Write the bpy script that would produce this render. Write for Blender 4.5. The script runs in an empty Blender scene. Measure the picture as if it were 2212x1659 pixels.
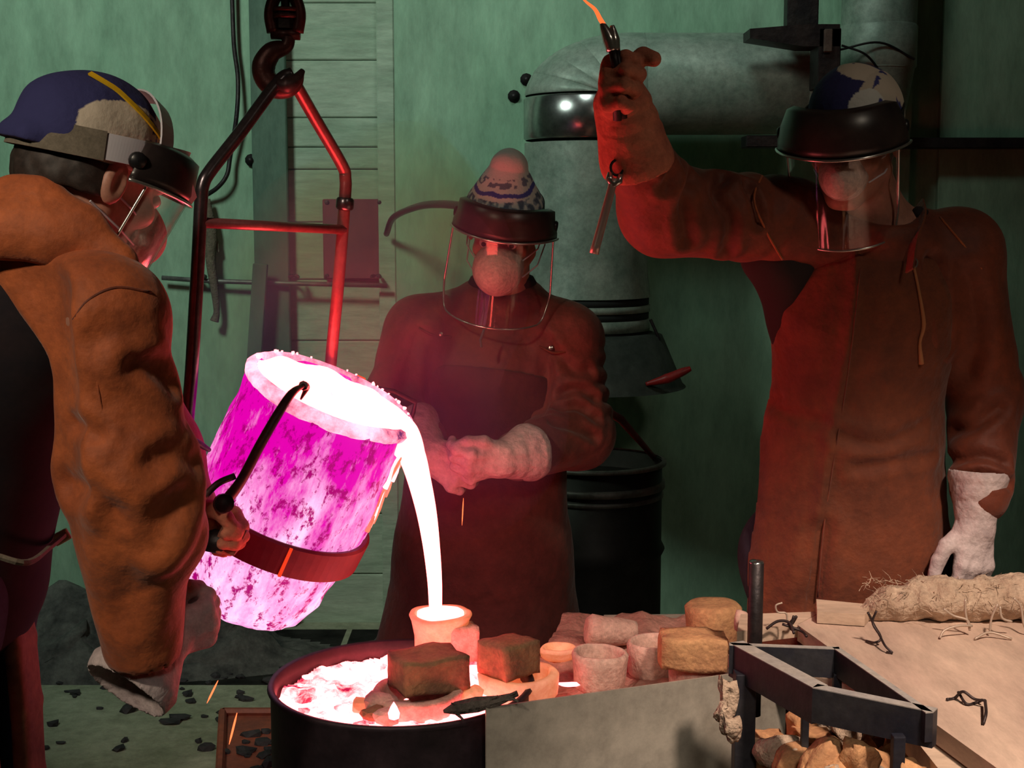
import bpy, bmesh, math, random
import numpy as np
from mathutils import Vector, Matrix
random.seed(7); RNG = np.random.default_rng(7)
scene = bpy.context.scene
COL = scene.collection
R_ = math.radians

# ------------------------------------------------------------------ camera
CAM = np.array([0.0, 0.0, 1.5]); PITCH = R_(7.0); FPX = 3000.0
cam = bpy.data.cameras.new('camera'); cam.sensor_width = 36.0; cam.lens = FPX / 2212 * 36.0
cam.clip_start = 0.05; cam.clip_end = 60
cam_o = bpy.data.objects.new('camera', cam); COL.objects.link(cam_o)
cam_o.location = CAM; cam_o.rotation_euler = (R_(90) - PITCH, 0, 0)
scene.camera = cam_o

# ------------------------------------------------------------------ world, lamps, exposure
wd = bpy.data.worlds.new('world'); scene.world = wd; wd.use_nodes = True
wd.node_tree.nodes['Background'].inputs[0].default_value = (0.35, 0.45, 0.6, 1)
wd.node_tree.nodes['Background'].inputs[1].default_value = 0.006
scene.view_settings.view_transform = 'Standard'; scene.view_settings.look = 'None'
scene.view_settings.exposure = 0.0; scene.view_settings.gamma = 1.0
scene.view_settings.use_curve_mapping = False
scene.cycles.max_bounces = 6; scene.cycles.transparent_max_bounces = 12
scene.cycles.sample_clamp_indirect = 3.0
scene.cycles.use_denoising = True

def lamp(name, kind, loc, target, energy, color, **kw):
    l = bpy.data.lights.new(name, kind); l.energy = energy; l.color = color
    for k, v in kw.items(): setattr(l, k, v)
    o = bpy.data.objects.new(name, l); COL.objects.link(o); o.location = loc
    o.rotation_euler = (Vector(target) - Vector(loc)).to_track_quat('-Z', 'Y').to_euler()
    return o
# the shop's ceiling lamps: two on the left wash the wall and the left worker's back, one hangs over the bench
lamp('ceiling_lamp', 'SPOT', (-1.7, 2.35, 3.15), (-1.15, 5.0, 1.75), 165, (0.82, 1.0, 0.86), spot_size=R_(94), spot_blend=1.0, shadow_soft_size=0.30)
lamp('overhead_lamp', 'SPOT', (0.15, 3.1, 3.35), (0.55, 5.0, 2.55), 62, (0.82, 1.0, 0.88), spot_size=R_(74), spot_blend=1.0, shadow_soft_size=0.25)
lamp('back_lamp', 'SPOT', (-1.6, -0.3, 3.0), (-0.74, 2.0, 1.28), 185, (1.0, 0.83, 0.62), spot_size=R_(31), spot_blend=0.9, shadow_soft_size=0.12)
lamp('bench_lamp', 'SPOT', (1.0, 0.9, 2.7), (0.82, 2.1, 0.72), 270, (1.0, 0.76, 0.60), spot_size=R_(38), spot_blend=0.7, shadow_soft_size=0.10)
lamp('front_lamp', 'SPOT', (0.3, -0.7, 2.5), (0.12, 2.4, 0.35), 85, (1.0, 0.88, 0.74), spot_size=R_(30), spot_blend=0.8, shadow_soft_size=0.2)
lamp('right_lamp', 'SPOT', (1.6, 0.3, 3.2), (0.70, 2.72, 1.72), 30, (1.0, 0.85, 0.66), spot_size=R_(46), spot_blend=1.0, shadow_soft_size=0.2)

# ------------------------------------------------------------------ pixel -> world at depth y
FWD = np.array([0, math.cos(PITCH), -math.sin(PITCH)]); UPV = np.array([0, math.sin(PITCH), math.cos(PITCH)])
def W(px, py, Y):
    d = FWD + np.array([1.0, 0, 0]) * (px - 1106) / FPX + UPV * (829.5 - py) / FPX
    return CAM + d * (Y / d[1])
def V(*a): return np.array(a, dtype=float)
def nrm(v): v = np.asarray(v, float); return v / np.linalg.norm(v)
def frame(o, f, up=(0, 0, 1), roll=0.0):
    """4x4: local x = right, y = forward, z = up"""
    f = nrm(f); r = nrm(np.cross(f, up)); u = np.cross(r, f)
    if roll: r, u = r * math.cos(roll) + u * math.sin(roll), -r * math.sin(roll) + u * math.cos(roll)
    M = np.eye(4); M[:3, 0] = r; M[:3, 1] = f; M[:3, 2] = u; M[:3, 3] = o
    return M
def tf(M, p): p = np.atleast_2d(np.asarray(p, float)); return p @ M[:3, :3].T + M[:3, 3]

# ------------------------------------------------------------------ materials
def mat(name, c, c2=None, scale=6.0, detail=6.0, rough=0.7, metal=0.0, bump=0.0, bscale=None, emit=None, estr=0.0,
        stretch=(1, 1, 1), lo=0.35, hi=0.65, spec=0.5, vcol=None, trans=0.0, sss=0.0, sheen=0.0, bdist=0.01, grime=0.30):
    m = bpy.data.materials.new(name); m.use_nodes = True; nt = m.node_tree; N = nt.nodes; L = nt.links
    b = N['Principled BSDF']
    b.inputs['Base Color'].default_value = (*c, 1); b.inputs['Roughness'].default_value = rough
    b.inputs['Metallic'].default_value = metal; b.inputs['Specular IOR Level'].default_value = spec
    if sss: b.inputs['Subsurface Weight'].default_value = sss; b.inputs['Subsurface Scale'].default_value = 0.02
    if sheen: b.inputs['Sheen Weight'].default_value = sheen
    tc = N.new('ShaderNodeTexCoord'); mp = N.new('ShaderNodeMapping'); mp.inputs['Scale'].default_value = stretch
    L.new(tc.outputs['Object'], mp.inputs['Vector'])
    src = None
    if vcol:
        a = N.new('ShaderNodeAttribute'); a.attribute_name = vcol; src = a.outputs['Color']; L.new(src, b.inputs['Base Color'])
    if c2:
        n = N.new('ShaderNodeTexNoise'); n.inputs['Scale'].default_value = scale; n.inputs['Detail'].default_value = detail
        n.inputs['Roughness'].default_value = 0.65
        L.new(mp.outputs[0], n.inputs['Vector'])
        r = N.new('ShaderNodeValToRGB'); r.color_ramp.elements[0].position = lo; r.color_ramp.elements[1].position = hi
        r.color_ramp.elements[0].color = (*c, 1); r.color_ramp.elements[1].color = (*c2, 1)
        L.new(n.outputs['Fac'], r.inputs['Fac'])
        # fine grime over the broad tone
        n2 = N.new('ShaderNodeTexNoise'); n2.inputs['Scale'].default_value = scale * 5.5; n2.inputs['Detail'].default_value = 8; n2.inputs['Roughness'].default_value = 0.75
        L.new(mp.outputs[0], n2.inputs['Vector']); g2 = N.new('ShaderNodeMapRange'); g2.inputs[1].default_value = .3; g2.inputs[2].default_value = .7; g2.inputs[3].default_value = 1 - grime; g2.inputs[4].default_value = 1 + grime * .7
        L.new(n2.outputs['Fac'], g2.inputs[0]); mm = N.new('ShaderNodeVectorMath'); mm.operation = 'SCALE'; L.new(r.outputs[0], mm.inputs[0]); L.new(g2.outputs[0], mm.inputs['Scale'])
        L.new(mm.outputs[0], b.inputs['Base Color'])
        if emit == 'same': L.new(r.outputs[0], b.inputs['Emission Color']); b.inputs['Emission Strength'].default_value = estr
    if emit and emit != 'same':
        b.inputs['Emission Color'].default_value = (*emit, 1); b.inputs['Emission Strength'].default_value = estr
    if bump:
        n = N.new('ShaderNodeTexNoise'); n.inputs['Scale'].default_value = bscale or scale * 4; n.inputs['Detail'].default_value = 5
        L.new(mp.outputs[0], n.inputs['Vector'])
        bp = N.new('ShaderNodeBump'); bp.inputs['Strength'].default_value = bump; bp.inputs['Distance'].default_value = bdist
        L.new(n.outputs['Fac'], bp.inputs['Height']); L.new(bp.outputs[0], b.inputs['Normal'])
    return m
def hot(name, c, s, c2=None, s2=None, scale=20, lo=.4, hi=.6, base=(.05, .02, .02), stretch=(1, 1, 1), bump=0.5):
    """incandescent surface: emission between two colours following a noise of slag and scale"""
    m = mat(name, base, rough=0.8, bump=bump, bscale=scale * 1.5, stretch=stretch); nt = m.node_tree; N = nt.nodes; L = nt.links
    b = N['Principled BSDF']; b.inputs['Emission Strength'].default_value = 1.0
    A = tuple(x * s for x in c)
    if c2 is None: b.inputs['Emission Color'].default_value = (*A, 1); return m
    B = tuple(x * s2 for x in c2)
    n = N.new('ShaderNodeTexNoise'); n.inputs['Scale'].default_value = scale; n.inputs['Detail'].default_value = 7; n.inputs['Roughness'].default_value = 0.7
    mp = [x for x in N if x.type == 'MAPPING'][0]; L.new(mp.outputs[0], n.inputs['Vector'])
    mr = N.new('ShaderNodeMapRange'); mr.inputs[1].default_value = lo; mr.inputs[2].default_value = hi
    L.new(n.outputs['Fac'], mr.inputs[0])
    mx = N.new('ShaderNodeMix'); mx.data_type = 'RGBA'; mx.clamp_factor = True
    L.new(mr.outputs[0], mx.inputs[0]); mx.inputs[6].default_value = (*A, 1); mx.inputs[7].default_value = (*B, 1)
    L.new(mx.outputs[2], b.inputs['Emission Color'])
    return m
def glassy(name, tint):
    m = bpy.data.materials.new(name); m.use_nodes = True; nt = m.node_tree; N = nt.nodes; L = nt.links
    N.remove(N['Principled BSDF']); out = N['Material Output']
    t = N.new('ShaderNodeBsdfTransparent'); t.inputs[0].default_value = (*tint, 1)
    g = N.new('ShaderNodeBsdfGlossy'); g.inputs[1].default_value = 0.06; g.inputs[0].default_value = (.9, .9, .9, 1)
    lw = N.new('ShaderNodeLayerWeight'); pw = N.new('ShaderNodeMath'); pw.operation = 'POWER'; pw.inputs[1].default_value = 5
    f = N.new('ShaderNodeMath'); f.operation = 'MULTIPLY_ADD'; f.inputs[1].default_value = .9; f.inputs[2].default_value = .035   # Schlick reflectance of clear plastic
    L.new(lw.outputs['Facing'], pw.inputs[0]); L.new(pw.outputs[0], f.inputs[0]); mx = N.new('ShaderNodeMixShader')
    L.new(f.outputs[0], mx.inputs[0]); L.new(t.outputs[0], mx.inputs[1]); L.new(g.outputs[0], mx.inputs[2]); L.new(mx.outputs[0], out.inputs[0])
    return m

# ------------------------------------------------------------------ object helpers
WM = {}
def tag(o, label=None, cat=None, group=None, kind=None):
    for k, v in (('label', label), ('category', cat), ('group', group), ('kind', kind)):
        if v: o[k] = v
    return o
def empty(name, loc, label, cat, group=None):
    o = bpy.data.objects.new(name, None); COL.objects.link(o); o.empty_display_size = 0.05
    o.location = [float(v) for v in loc]; WM[o.name] = Matrix.Translation(o.location)
    return tag(o, label, cat, group)
def O(name, vf, m, parent=None, M=None, smooth=False, col=None):
    """link one mesh object. vf = (verts, faces); world coordinates unless M (then local to M)"""
    v, f = vf; v = np.asarray(v, float).reshape(-1, 3)
    if M is None:
        if parent is None:
            o3 = (v.min(0) + v.max(0)) / 2; o3[2] = v[:, 2].min()
        else: o3 = np.array(parent.location) if not col else v.mean(0)
        MM = Matrix.Translation([float(x) for x in o3]); v = v - o3
    else: MM = Matrix(np.asarray(M).tolist())
    me = bpy.data.meshes.new(name)
    if isinstance(f, np.ndarray):
        me.vertices.add(len(v)); me.vertices.foreach_set('co', v.astype(np.float32).ravel())
        me.loops.add(f.size); me.loops.foreach_set('vertex_index', f.astype(np.int32).ravel())
        me.polygons.add(len(f)); me.polygons.foreach_set('loop_start', np.arange(0, f.size, f.shape[1], dtype=np.int32))
        me.update(calc_edges=True)
    else: me.from_pydata(v.tolist(), [], [tuple(x) for x in f]); me.update()
    if smooth: me.polygons.foreach_set('use_smooth', np.ones(len(me.polygons), bool))
    if col is not None and not isinstance(col, bool):
        a = me.color_attributes.new('col', 'FLOAT_COLOR', 'POINT')
        a.data.foreach_set('color', np.column_stack([col, np.ones(len(v))]).astype(np.float32).ravel())
    me.materials.append(m)
    o = bpy.data.objects.new(name, me); COL.objects.link(o)
    if parent is not None:
        o.parent = parent; o.matrix_basis = WM[parent.name].inverted() @ MM
    else: o.matrix_basis = MM
    WM[o.name] = MM
    return o
def copy_tree(o, parent=None):
    c = o.copy(); COL.objects.link(c); c.parent = parent
    for ch in o.children: copy_tree(ch, c)
    WM[c.name] = WM[o.name]
    return c
def join(*vfs):
    V_, F_ = [], []; n = 0
    for v, f in vfs:
        v = np.asarray(v, float).reshape(-1, 3); V_.append(v); F_ += [tuple(int(i) + n for i in q) for q in f]; n += len(v)
    return np.vstack(V_), F_
def bm_out(bm):
    v = np.array([x.co[:] for x in bm.verts]); bm.verts.index_update()
    f = [[x.index for x in q.verts] for q in bm.faces]; bm.free(); return v, f
def box(c, s, M=None, bev=0.0, seg=2, jit=0.0, sub=0):
    bm = bmesh.new(); bmesh.ops.create_cube(bm, size=1.0)
    for x in bm.verts: x.co = Vector((x.co.x * s[0], x.co.y * s[1], x.co.z * s[2]))
    if jit:
        for x in bm.verts: x.co += Vector([random.uniform(-jit, jit) for _ in range(3)])
    if sub: bmesh.ops.subdivide_edges(bm, edges=bm.edges[:], cuts=sub, use_grid_fill=True)
    elif bev: bmesh.ops.bevel(bm, geom=bm.edges[:], offset=bev, segments=seg, profile=0.6, affect='EDGES')
    v, f = bm_out(bm)
    if M is not None: v = v @ np.asarray(M)[:3, :3].T
    return v + np.asarray(c, float), f
def rz(a, ax='z'):
    return np.array(Matrix.Rotation(a, 3, ax.upper()))
def eul(x, y, z): return rz(z) @ rz(y, 'y') @ rz(x, 'x')
def prism(poly, axis, t):
    """extrude a planar polygon (list of 3-D points) by the vector t"""
    p = np.asarray(poly, float); n = len(p); t = np.asarray(t, float)
    v = np.vstack([p, p + t])
    f = [tuple(range(n))[::-1], tuple(range(n, 2 * n))] + [(i, (i + 1) % n, n + (i + 1) % n, n + i) for i in range(n)]
    return v, f
def spline(pts, n=8):
    p = np.asarray(pts, float); q = np.vstack([2 * p[0] - p[1], p, 2 * p[-1] - p[-2]]); out = []
    for i in range(1, len(q) - 2):
        for k in range(n):
            t = k / n
            out.append(0.5 * ((2 * q[i]) + (-q[i - 1] + q[i + 1]) * t + (2 * q[i - 1] - 5 * q[i] + 4 * q[i + 1] - q[i + 2]) * t ** 2 + (-q[i - 1] + 3 * q[i] - 3 * q[i + 1] + q[i + 2]) * t ** 3))
    out.append(q[-2]); return np.array(out)
def tube(pts, r, seg=10, closed=False, flat=None, cap=True):
    """tube along a polyline; r scalar or list; flat=(w,h) gives a rectangular strap, its height axis kept near flat[2]"""
    p = np.asarray(pts, float); n = len(p)
    rr = np.full(n, r, float) if np.isscalar(r) else np.interp(np.linspace(0, 1, n), np.linspace(0, 1, len(r)), r)
    tan = np.gradient(p, axis=0)
    if closed: tan = np.roll(p, -1, 0) - np.roll(p, 1, 0)
    tan /= np.linalg.norm(tan, axis=1)[:, None] + 1e-12
    up = np.array(flat[2], float) if flat is not None and len(flat) > 2 else (np.array([0, 0, 1.0]) if abs(tan[0][2]) < .9 else np.array([0, 1.0, 0]))
    V_ = []
    a = nrm(np.cross(tan[0], up))
    for i in range(n):
        if flat is not None and len(flat) > 2: a = np.cross(tan[i], up)
        else: a = a - tan[i] * a.dot(tan[i])
        a = nrm(a); b = np.cross(a, tan[i])
        if flat is not None:
            w, h = flat[0] / 2, flat[1] / 2
            for (s, t) in ((1, 1), (-1, 1), (-1, -1), (1, -1)): V_.append(p[i] + a * w * s + b * h * t)
        else:
            for k in range(seg):
                t = 2 * math.pi * k / seg; V_.append(p[i] + rr[i] * (a * math.cos(t) + b * math.sin(t)))
    s = 4 if flat is not None else seg; F_ = []
    for i in range(n if closed else n - 1):
        j = (i + 1) % n
        for k in range(s): F_.append((i * s + k, i * s + (k + 1) % s, j * s + (k + 1) % s, j * s + k))
    if not closed and cap: F_ += [tuple(range(s))[::-1], tuple((n - 1) * s + k for k in range(s))]
    return np.array(V_), F_
def lathe(prof, c=(0, 0, 0), axis=(0, 0, 1), seg=32, noise=0.0, nsc=18.0, seed=0, cap=True, ell=1.0):
    a = nrm(axis); x = nrm(np.cross(a, (0, 1, 0) if abs(a[1]) < .9 else (1, 0, 0))); y = np.cross(a, x)
    V_, F_ = [], []; n = len(prof)
    for (r, z) in prof:
        for k in range(seg):
            t = 2 * math.pi * k / seg; V_.append(np.asarray(c, float) + a * z + x * r * math.cos(t) + y * r * ell * math.sin(t))
    V_ = np.array(V_)
    if noise: V_ = V_ + vnoise(V_, nsc, seed) * noise
    for i in range(n - 1):
        for k in range(seg): F_.append((i * seg + k, i * seg + (k + 1) % seg, (i + 1) * seg + (k + 1) % seg, (i + 1) * seg + k))
    if cap: F_ += [tuple(range(seg))[::-1], tuple((n - 1) * seg + k for k in range(seg))]
    return V_, F_
def n3(X, Y, Z, s, seed=0):
    a = seed * 1.7
    return (np.sin(X * s + 1.3 * np.sin(Y * s * .8 + a) + a) + np.sin(Y * s * 1.13 + 1.7 * np.sin(Z * s * .7 + 2 * a) + 3.1)
            + np.sin(Z * s * .93 + 1.5 * np.sin(X * s * 1.21 + a) + 5.2 + a)) / 3
def vnoise(v, s, seed=0):
    X, Y, Z = v[:, 0], v[:, 1], v[:, 2]; out = 0
    for o, w in ((1, 1), (2.1, .5), (4.3, .28)):
        out = out + w * np.column_stack([n3(X, Y, Z, s * o, seed), n3(X, Y, Z, s * o, seed + 3), n3(X, Y, Z, s * o, seed + 7)])
    return out
def rock(r, seed=0, sub=2, sq=(1, 1, 1), amp=0.25, cubic=0.0):
    bm = bmesh.new(); bmesh.ops.create_icosphere(bm, subdivisions=sub, radius=1.0); v, f = bm_out(bm)
    if cubic: v = v / (np.abs(v).max(1)[:, None] ** cubic)
    v = v + vnoise(v, 1.6, seed) * amp
    return v * r * np.array(sq), f
def brick_vf(s, M, c, seed, rough=0.004, cuts=6):
    """a squared refractory block with worn, pitted faces"""
    v, f = box((0, 0, 0), s, sub=cuts)
    h = np.array(s) / 2; q = np.abs(v) / h
    wear = (np.sort(q, axis=1)[:, 1] > .97)
    v[wear] *= 0.965
    v = v + vnoise(v, 60, seed) * rough * .6 + vnoise(v, 14, seed + 2) * rough
    return v @ M.T + np.asarray(c, float), f

# ------------------------------------------------------------------ implicit modelling (one continuous skin per body or garment)
class Field:
    def __init__(s, lo, hi, vox, fine=None, fvox=None):
        """rectilinear grid; inside the box 'fine'=(lo,hi) the spacing is fvox"""
        ax = []
        for i in range(3):
            if fine is None: g = np.arange(lo[i], hi[i] + vox, vox)
            else:
                g = np.concatenate([np.arange(lo[i], fine[0][i], vox), np.arange(max(lo[i], fine[0][i]), min(hi[i], fine[1][i]), fvox), np.arange(fine[1][i], hi[i] + vox, vox)])
            ax.append(g.astype(np.float32))
        s.ax = ax; s.F = np.full([len(a) for a in ax], 1.0, np.float32)
    def sl(s, lo, hi):
        out = []
        for i in range(3):
            a = int(np.searchsorted(s.ax[i], lo[i])); b = int(np.searchsorted(s.ax[i], hi[i]))
            out.append(slice(max(a - 1, 0), min(b + 1, len(s.ax[i]))))
        return tuple(out)
    def grid(s, sl):
        return (s.ax[0][sl[0]][:, None, None], s.ax[1][sl[1]][None, :, None], s.ax[2][sl[2]][None, None, :])
    def apply(s, prim, op='u', k=0.0):
        fn, lo, hi = prim; m = max(k, .012) + .02
        if op == 'i': sl = (slice(None),) * 3
        else: sl = s.sl(np.asarray(lo) - m, np.asarray(hi) + m)
        if op != 'i' and any(q.stop <= q.start for q in sl): return s
        X, Y, Z = s.grid(sl); d = fn(X, Y, Z).astype(np.float32); A = s.F[sl]
        if op == 'u':
            if k > 0: h = np.clip(.5 + .5 * (A - d) / k, 0, 1); r = A * (1 - h) + d * h - k * h * (1 - h)
            else: r = np.minimum(A, d)
        elif op == 's':
            if k > 0: h = np.clip(.5 - .5 * (A + d) / k, 0, 1); r = A * (1 - h) - d * h + k * h * (1 - h)
            else: r = np.maximum(A, -d)
        elif op == 'i': r = np.maximum(A, d)
        elif op == 'd': r = A + d
        s.F[sl] = r; return s
    def u(s, prim, k=0.0): return s.apply(prim, 'u', k)
    def cut(s, prim, k=0.0): return s.apply(prim, 's', k)
    def both(s, prim): return s.apply(prim, 'i')
    def disp(s, prim): return s.apply(prim, 'd')
    def mesh(s):
        F = s.F; F[0] = F[-1] = 1; F[:, 0] = F[:, -1] = 1; F[:, :, 0] = F[:, :, -1] = 1
        I = F < 0; c = np.zeros([d - 1 for d in F.shape], np.int8)
        for a in (0, 1):
            for b in (0, 1):
                for e in (0, 1): c += I[a:F.shape[0] - 1 + a, b:F.shape[1] - 1 + b, e:F.shape[2] - 1 + e]
        act = np.argwhere((c > 0) & (c < 8)); n = len(act); pos = np.zeros((n, 3)); cnt = np.zeros(n)
        cor = [(a, b, e) for a in (0, 1) for b in (0, 1) for e in (0, 1)]
        for a in cor:
            for d in range(3):
                if a[d]: continue
                b = list(a); b[d] = 1
                ia = act + a; ib = act + b
                fa = F[ia[:, 0], ia[:, 1], ia[:, 2]]; fb = F[ib[:, 0], ib[:, 1], ib[:, 2]]
                m = (fa < 0) != (fb < 0); t = np.where(m, fa / np.where(m, fa - fb, 1), 0)
                pa = np.column_stack([s.ax[i][ia[:, i]] for i in range(3)]); pb = np.column_stack([s.ax[i][ib[:, i]] for i in range(3)])
                pos[m] += (pa + (pb - pa) * t[:, None])[m]; cnt[m] += 1
        pos /= cnt[:, None]
        idx = np.full(c.shape, -1, np.int64); idx[act[:, 0], act[:, 1], act[:, 2]] = np.arange(n)
        faces = []
        for d in range(3):
            sa = [slice(1, -1)] * 3; sb = [slice(1, -1)] * 3; sa[d] = slice(0, -1); sb[d] = slice(1, None)
            A = I[tuple(sa)]; B = I[tuple(sb)]; e = np.argwhere(A != B); off = np.ones(3, int); off[d] = 0
            ori = A[e[:, 0], e[:, 1], e[:, 2]]; e = e + off
            d1, d2 = (d + 1) % 3, (d + 2) % 3; q = []
            for (s1, s2) in ((-1, -1), (0, -1), (0, 0), (-1, 0)):
                g = e.copy(); g[:, d1] += s1; g[:, d2] += s2; q.append(idx[g[:, 0], g[:, 1], g[:, 2]])
            q = np.column_stack(q); q[~ori] = q[~ori][:, ::-1]; faces.append(q)
        return pos, np.vstack(faces)
def cap(a, b, ra, rb=None, fl=None):
    """tapered capsule a->b; fl=(direction, factor): thinner along that direction"""
    a = np.asarray(a, float); b = np.asarray(b, float); rb = ra if rb is None else rb; ab = b - a; L2 = ab.dot(ab) + 1e-12
    R = max(ra, rb)
    def fn(X, Y, Z):
        x, y, z = X - a[0], Y - a[1], Z - a[2]
        h = np.clip((x * ab[0] + y * ab[1] + z * ab[2]) / L2, 0, 1)
        x, y, z = x - h * ab[0], y - h * ab[1], z - h * ab[2]
        if fl is not None:
            n = nrm(fl[0]); q = (x * n[0] + y * n[1] + z * n[2]) * (1 / fl[1] - 1)
            x, y, z = x + q * n[0], y + q * n[1], z + q * n[2]
            return (np.sqrt(x * x + y * y + z * z) - (ra + (rb - ra) * h)) * (fl[1] * .5 + .5)
        return np.sqrt(x * x + y * y + z * z) - (ra + (rb - ra) * h)
    return fn, np.minimum(a, b) - R, np.maximum(a, b) + R
def ell(c, r, M=None):
    c = np.asarray(c, float); r = np.asarray(r, float); R = r.max() * 1.02; m = r.min()
    Q = np.eye(3) if M is None else np.asarray(M)[:3, :3]
    def fn(X, Y, Z):
        x, y, z = X - c[0], Y - c[1], Z - c[2]
        if M is not None: x, y, z = (x * Q[0, 0] + y * Q[1, 0] + z * Q[2, 0], x * Q[0, 1] + y * Q[1, 1] + z * Q[2, 1], x * Q[0, 2] + y * Q[1, 2] + z * Q[2, 2])
        k0 = np.sqrt((x / r[0]) ** 2 + (y / r[1]) ** 2 + (z / r[2]) ** 2); k1 = np.sqrt((x / r[0] ** 2) ** 2 + (y / r[1] ** 2) ** 2 + (z / r[2] ** 2) ** 2)
        return k0 * (k0 - 1) / (k1 + 1e-6)
    return fn, c - R, c + R
def plane(p, n):
    """keep the side the normal points away from"""
    n = nrm(n); p = np.asarray(p, float)
    return (lambda X, Y, Z: (X - p[0]) * n[0] + (Y - p[1]) * n[1] + (Z - p[2]) * n[2]), V(-9, -9, -9), V(9, 9, 9)
def ring(c, n, R, r, ellx=1.0):
    n = nrm(n); c = np.asarray(c, float)
    def fn(X, Y, Z):
        x, y, z = X - c[0], Y - c[1], Z - c[2]; h = x * n[0] + y * n[1] + z * n[2]
        q = np.sqrt(np.maximum(x * x + y * y + z * z - h * h, 0)) - R
        return np.sqrt(q * q + (h * ellx) ** 2) - r
    return fn, c - R - r, c + R + r
def loc(prim, M):
    """a primitive given in the local frame M"""
    fn, lo, hi = prim; Q = np.asarray(M)[:3, :3]; o = np.asarray(M)[:3, 3]
    cs = np.array([[x, y, z] for x in (lo[0], hi[0]) for y in (lo[1], hi[1]) for z in (lo[2], hi[2])]) @ Q.T + o
    def g(X, Y, Z):
        x, y, z = X - o[0], Y - o[1], Z - o[2]
        return fn(x * Q[0, 0] + y * Q[1, 0] + z * Q[2, 0], x * Q[0, 1] + y * Q[1, 1] + z * Q[2, 1], x * Q[0, 2] + y * Q[1, 2] + z * Q[2, 2])
    return g, cs.min(0), cs.max(0)
def folds(a, b, R, amp, wl, seed=0, skew=(0, 0, 0)):
    """cloth folds running round the limb a->b, strongest in the middle"""
    a = np.asarray(a, float); b = np.asarray(b, float); L = np.linalg.norm(b - a); d = (b - a) / L; sk = np.asarray(skew, float)
    def fn(X, Y, Z):
        x, y, z = X - a[0], Y - a[1], Z - a[2]; t = x * d[0] + y * d[1] + z * d[2]
        rx = np.sqrt(np.maximum(x * x + y * y + z * z - t * t, 0))
        w = np.clip(t / (.2 * L), 0, 1) * np.clip((L - t) / (.2 * L), 0, 1) * np.clip((R * 1.8 - rx) / (R * .5), 0, 1)
        ph = (t + x * sk[0] + y * sk[1] + z * sk[2]) / wl * math.pi + 3.4 * n3(X, Y, Z, 7, seed)
        s = (1.25 * np.abs(np.sin(ph)) - .8) * np.clip(.05 + 1.7 * n3(X, Y, Z, 9, seed + 2), .0, 1.3) * -1
        return amp * w * s
    return fn, np.minimum(a, b) - R * 1.8, np.maximum(a, b) + R * 1.8
from mathutils.bvhtree import BVHTree
class Surf:
    """finds points on a finished surface, to lay seams, laces and buttons on it and to press creases into it"""
    def __init__(s, vf):
        s.v, s.f = np.array(vf[0]), vf[1]; s.b = BVHTree.FromPolygons(s.v.tolist(), s.f.tolist())
        n = np.cross(s.v[s.f[:, 2]] - s.v[s.f[:, 0]], s.v[s.f[:, 3]] - s.v[s.f[:, 1]]); vn = np.zeros_like(s.v)
        for k in range(4): np.add.at(vn, s.f[:, k], n)
        s.n = vn / (np.linalg.norm(vn, axis=1)[:, None] + 1e-12)
    def at(s, px, py, off=0.0):
        d = Vector(nrm(FWD + np.array([1.0, 0, 0]) * (px - 1106) / FPX + UPV * (829.5 - py) / FPX)); h = s.b.ray_cast(Vector(CAM), d)
        if h[0] is None: h = s.b.find_nearest(Vector(W(px, py, s.v[:, 1].mean())))
        return np.array(h[0]) + np.array(h[1]) * off
    def line(s, pts, off=0.0, n=6):
        q = spline([(x, y, 0) for x, y in pts], n); return [s.at(a[0], a[1], off) for a in q]
    def crease(s, pts, w=.014, d=.012):
        for p, q in zip(*(lambda L: (L[:-1], L[1:]))(s.line(pts, 0, 3))):
            ab = q - p; x = s.v - p; h = np.clip(x @ ab / (ab @ ab + 1e-9), 0, 1); r = np.linalg.norm(x - h[:, None] * ab, axis=1)
            s.__dict__.setdefault('acc', np.full(len(s.v), 9.0)); s.acc = np.minimum(s.acc, r)
        g = np.exp(-(s.acc / w) ** 2) * -d + np.exp(-((s.acc - 2.1 * w) / w) ** 2) * d * .45
        s.v = s.v + s.n * g[:, None]; del s.acc; return s
    def vf(s): return s.v, s.f
def lumps(lo, hi, amp, sc, seed=0):
    return (lambda X, Y, Z: amp * (n3(X, Y, Z, sc, seed) + .5 * n3(X, Y, Z, sc * 2.3, seed + 5))), np.asarray(lo), np.asarray(hi)
# ================================================================== the room
M_ = {}
M_['wall'] = mat('wall_paint', (.20, .37, .25), (.32, .50, .36), scale=2.2, rough=.85, bump=.25, bscale=40, stretch=(1, 1, .35), lo=.3, hi=.7)
M_['plank'] = mat('painted_plank', (.30, .42, .31), (.42, .52, .41), scale=5, rough=.8, bump=.2, bscale=60, stretch=(.3, 1, 1.5))
M_['conc'] = mat('floor_concrete', (.24, .27, .18), (.40, .42, .31), scale=5, rough=.9, bump=.3, bscale=60)
M_['dark'] = mat('dark_steel', (.018, .016, .02), (.05, .04, .04), scale=14, rough=.5, metal=.6, bump=.2)
M_['black'] = mat('black_plastic', (.012, .012, .014), rough=.35)
M_['duct'] = mat('galvanised_duct', (.22, .30, .25), (.38, .45, .39), scale=9, rough=.5, metal=.25, bump=.06, bscale=14)
M_['band'] = mat('polished_duct_band', (.5, .5, .5), (.35, .38, .38), scale=7, rough=.22, metal=.95)
M_['seam'] = mat('seam_black', (.01, .012, .012), rough=.8)
M_['ceil'] = mat('ceiling_paint', (.1, .11, .1), (.16, .17, .15), scale=3, rough=.9)
WY = 5.0   # the back wall's face
def struct(name, vf, m, **k): return tag(O(name, vf, m, **k), kind='structure')
struct('floor', box((0, 1.2, -.05), (9, 9, .1)), M_['conc'])
wb = struct('wall_back', box((0, WY + .06, 1.7), (9, .1, 3.6)), M_['wall'])
struct('wall_left', box((-3.6, 1.2, 1.7), (.1, 9, 3.6)), M_['wall'])
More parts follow.
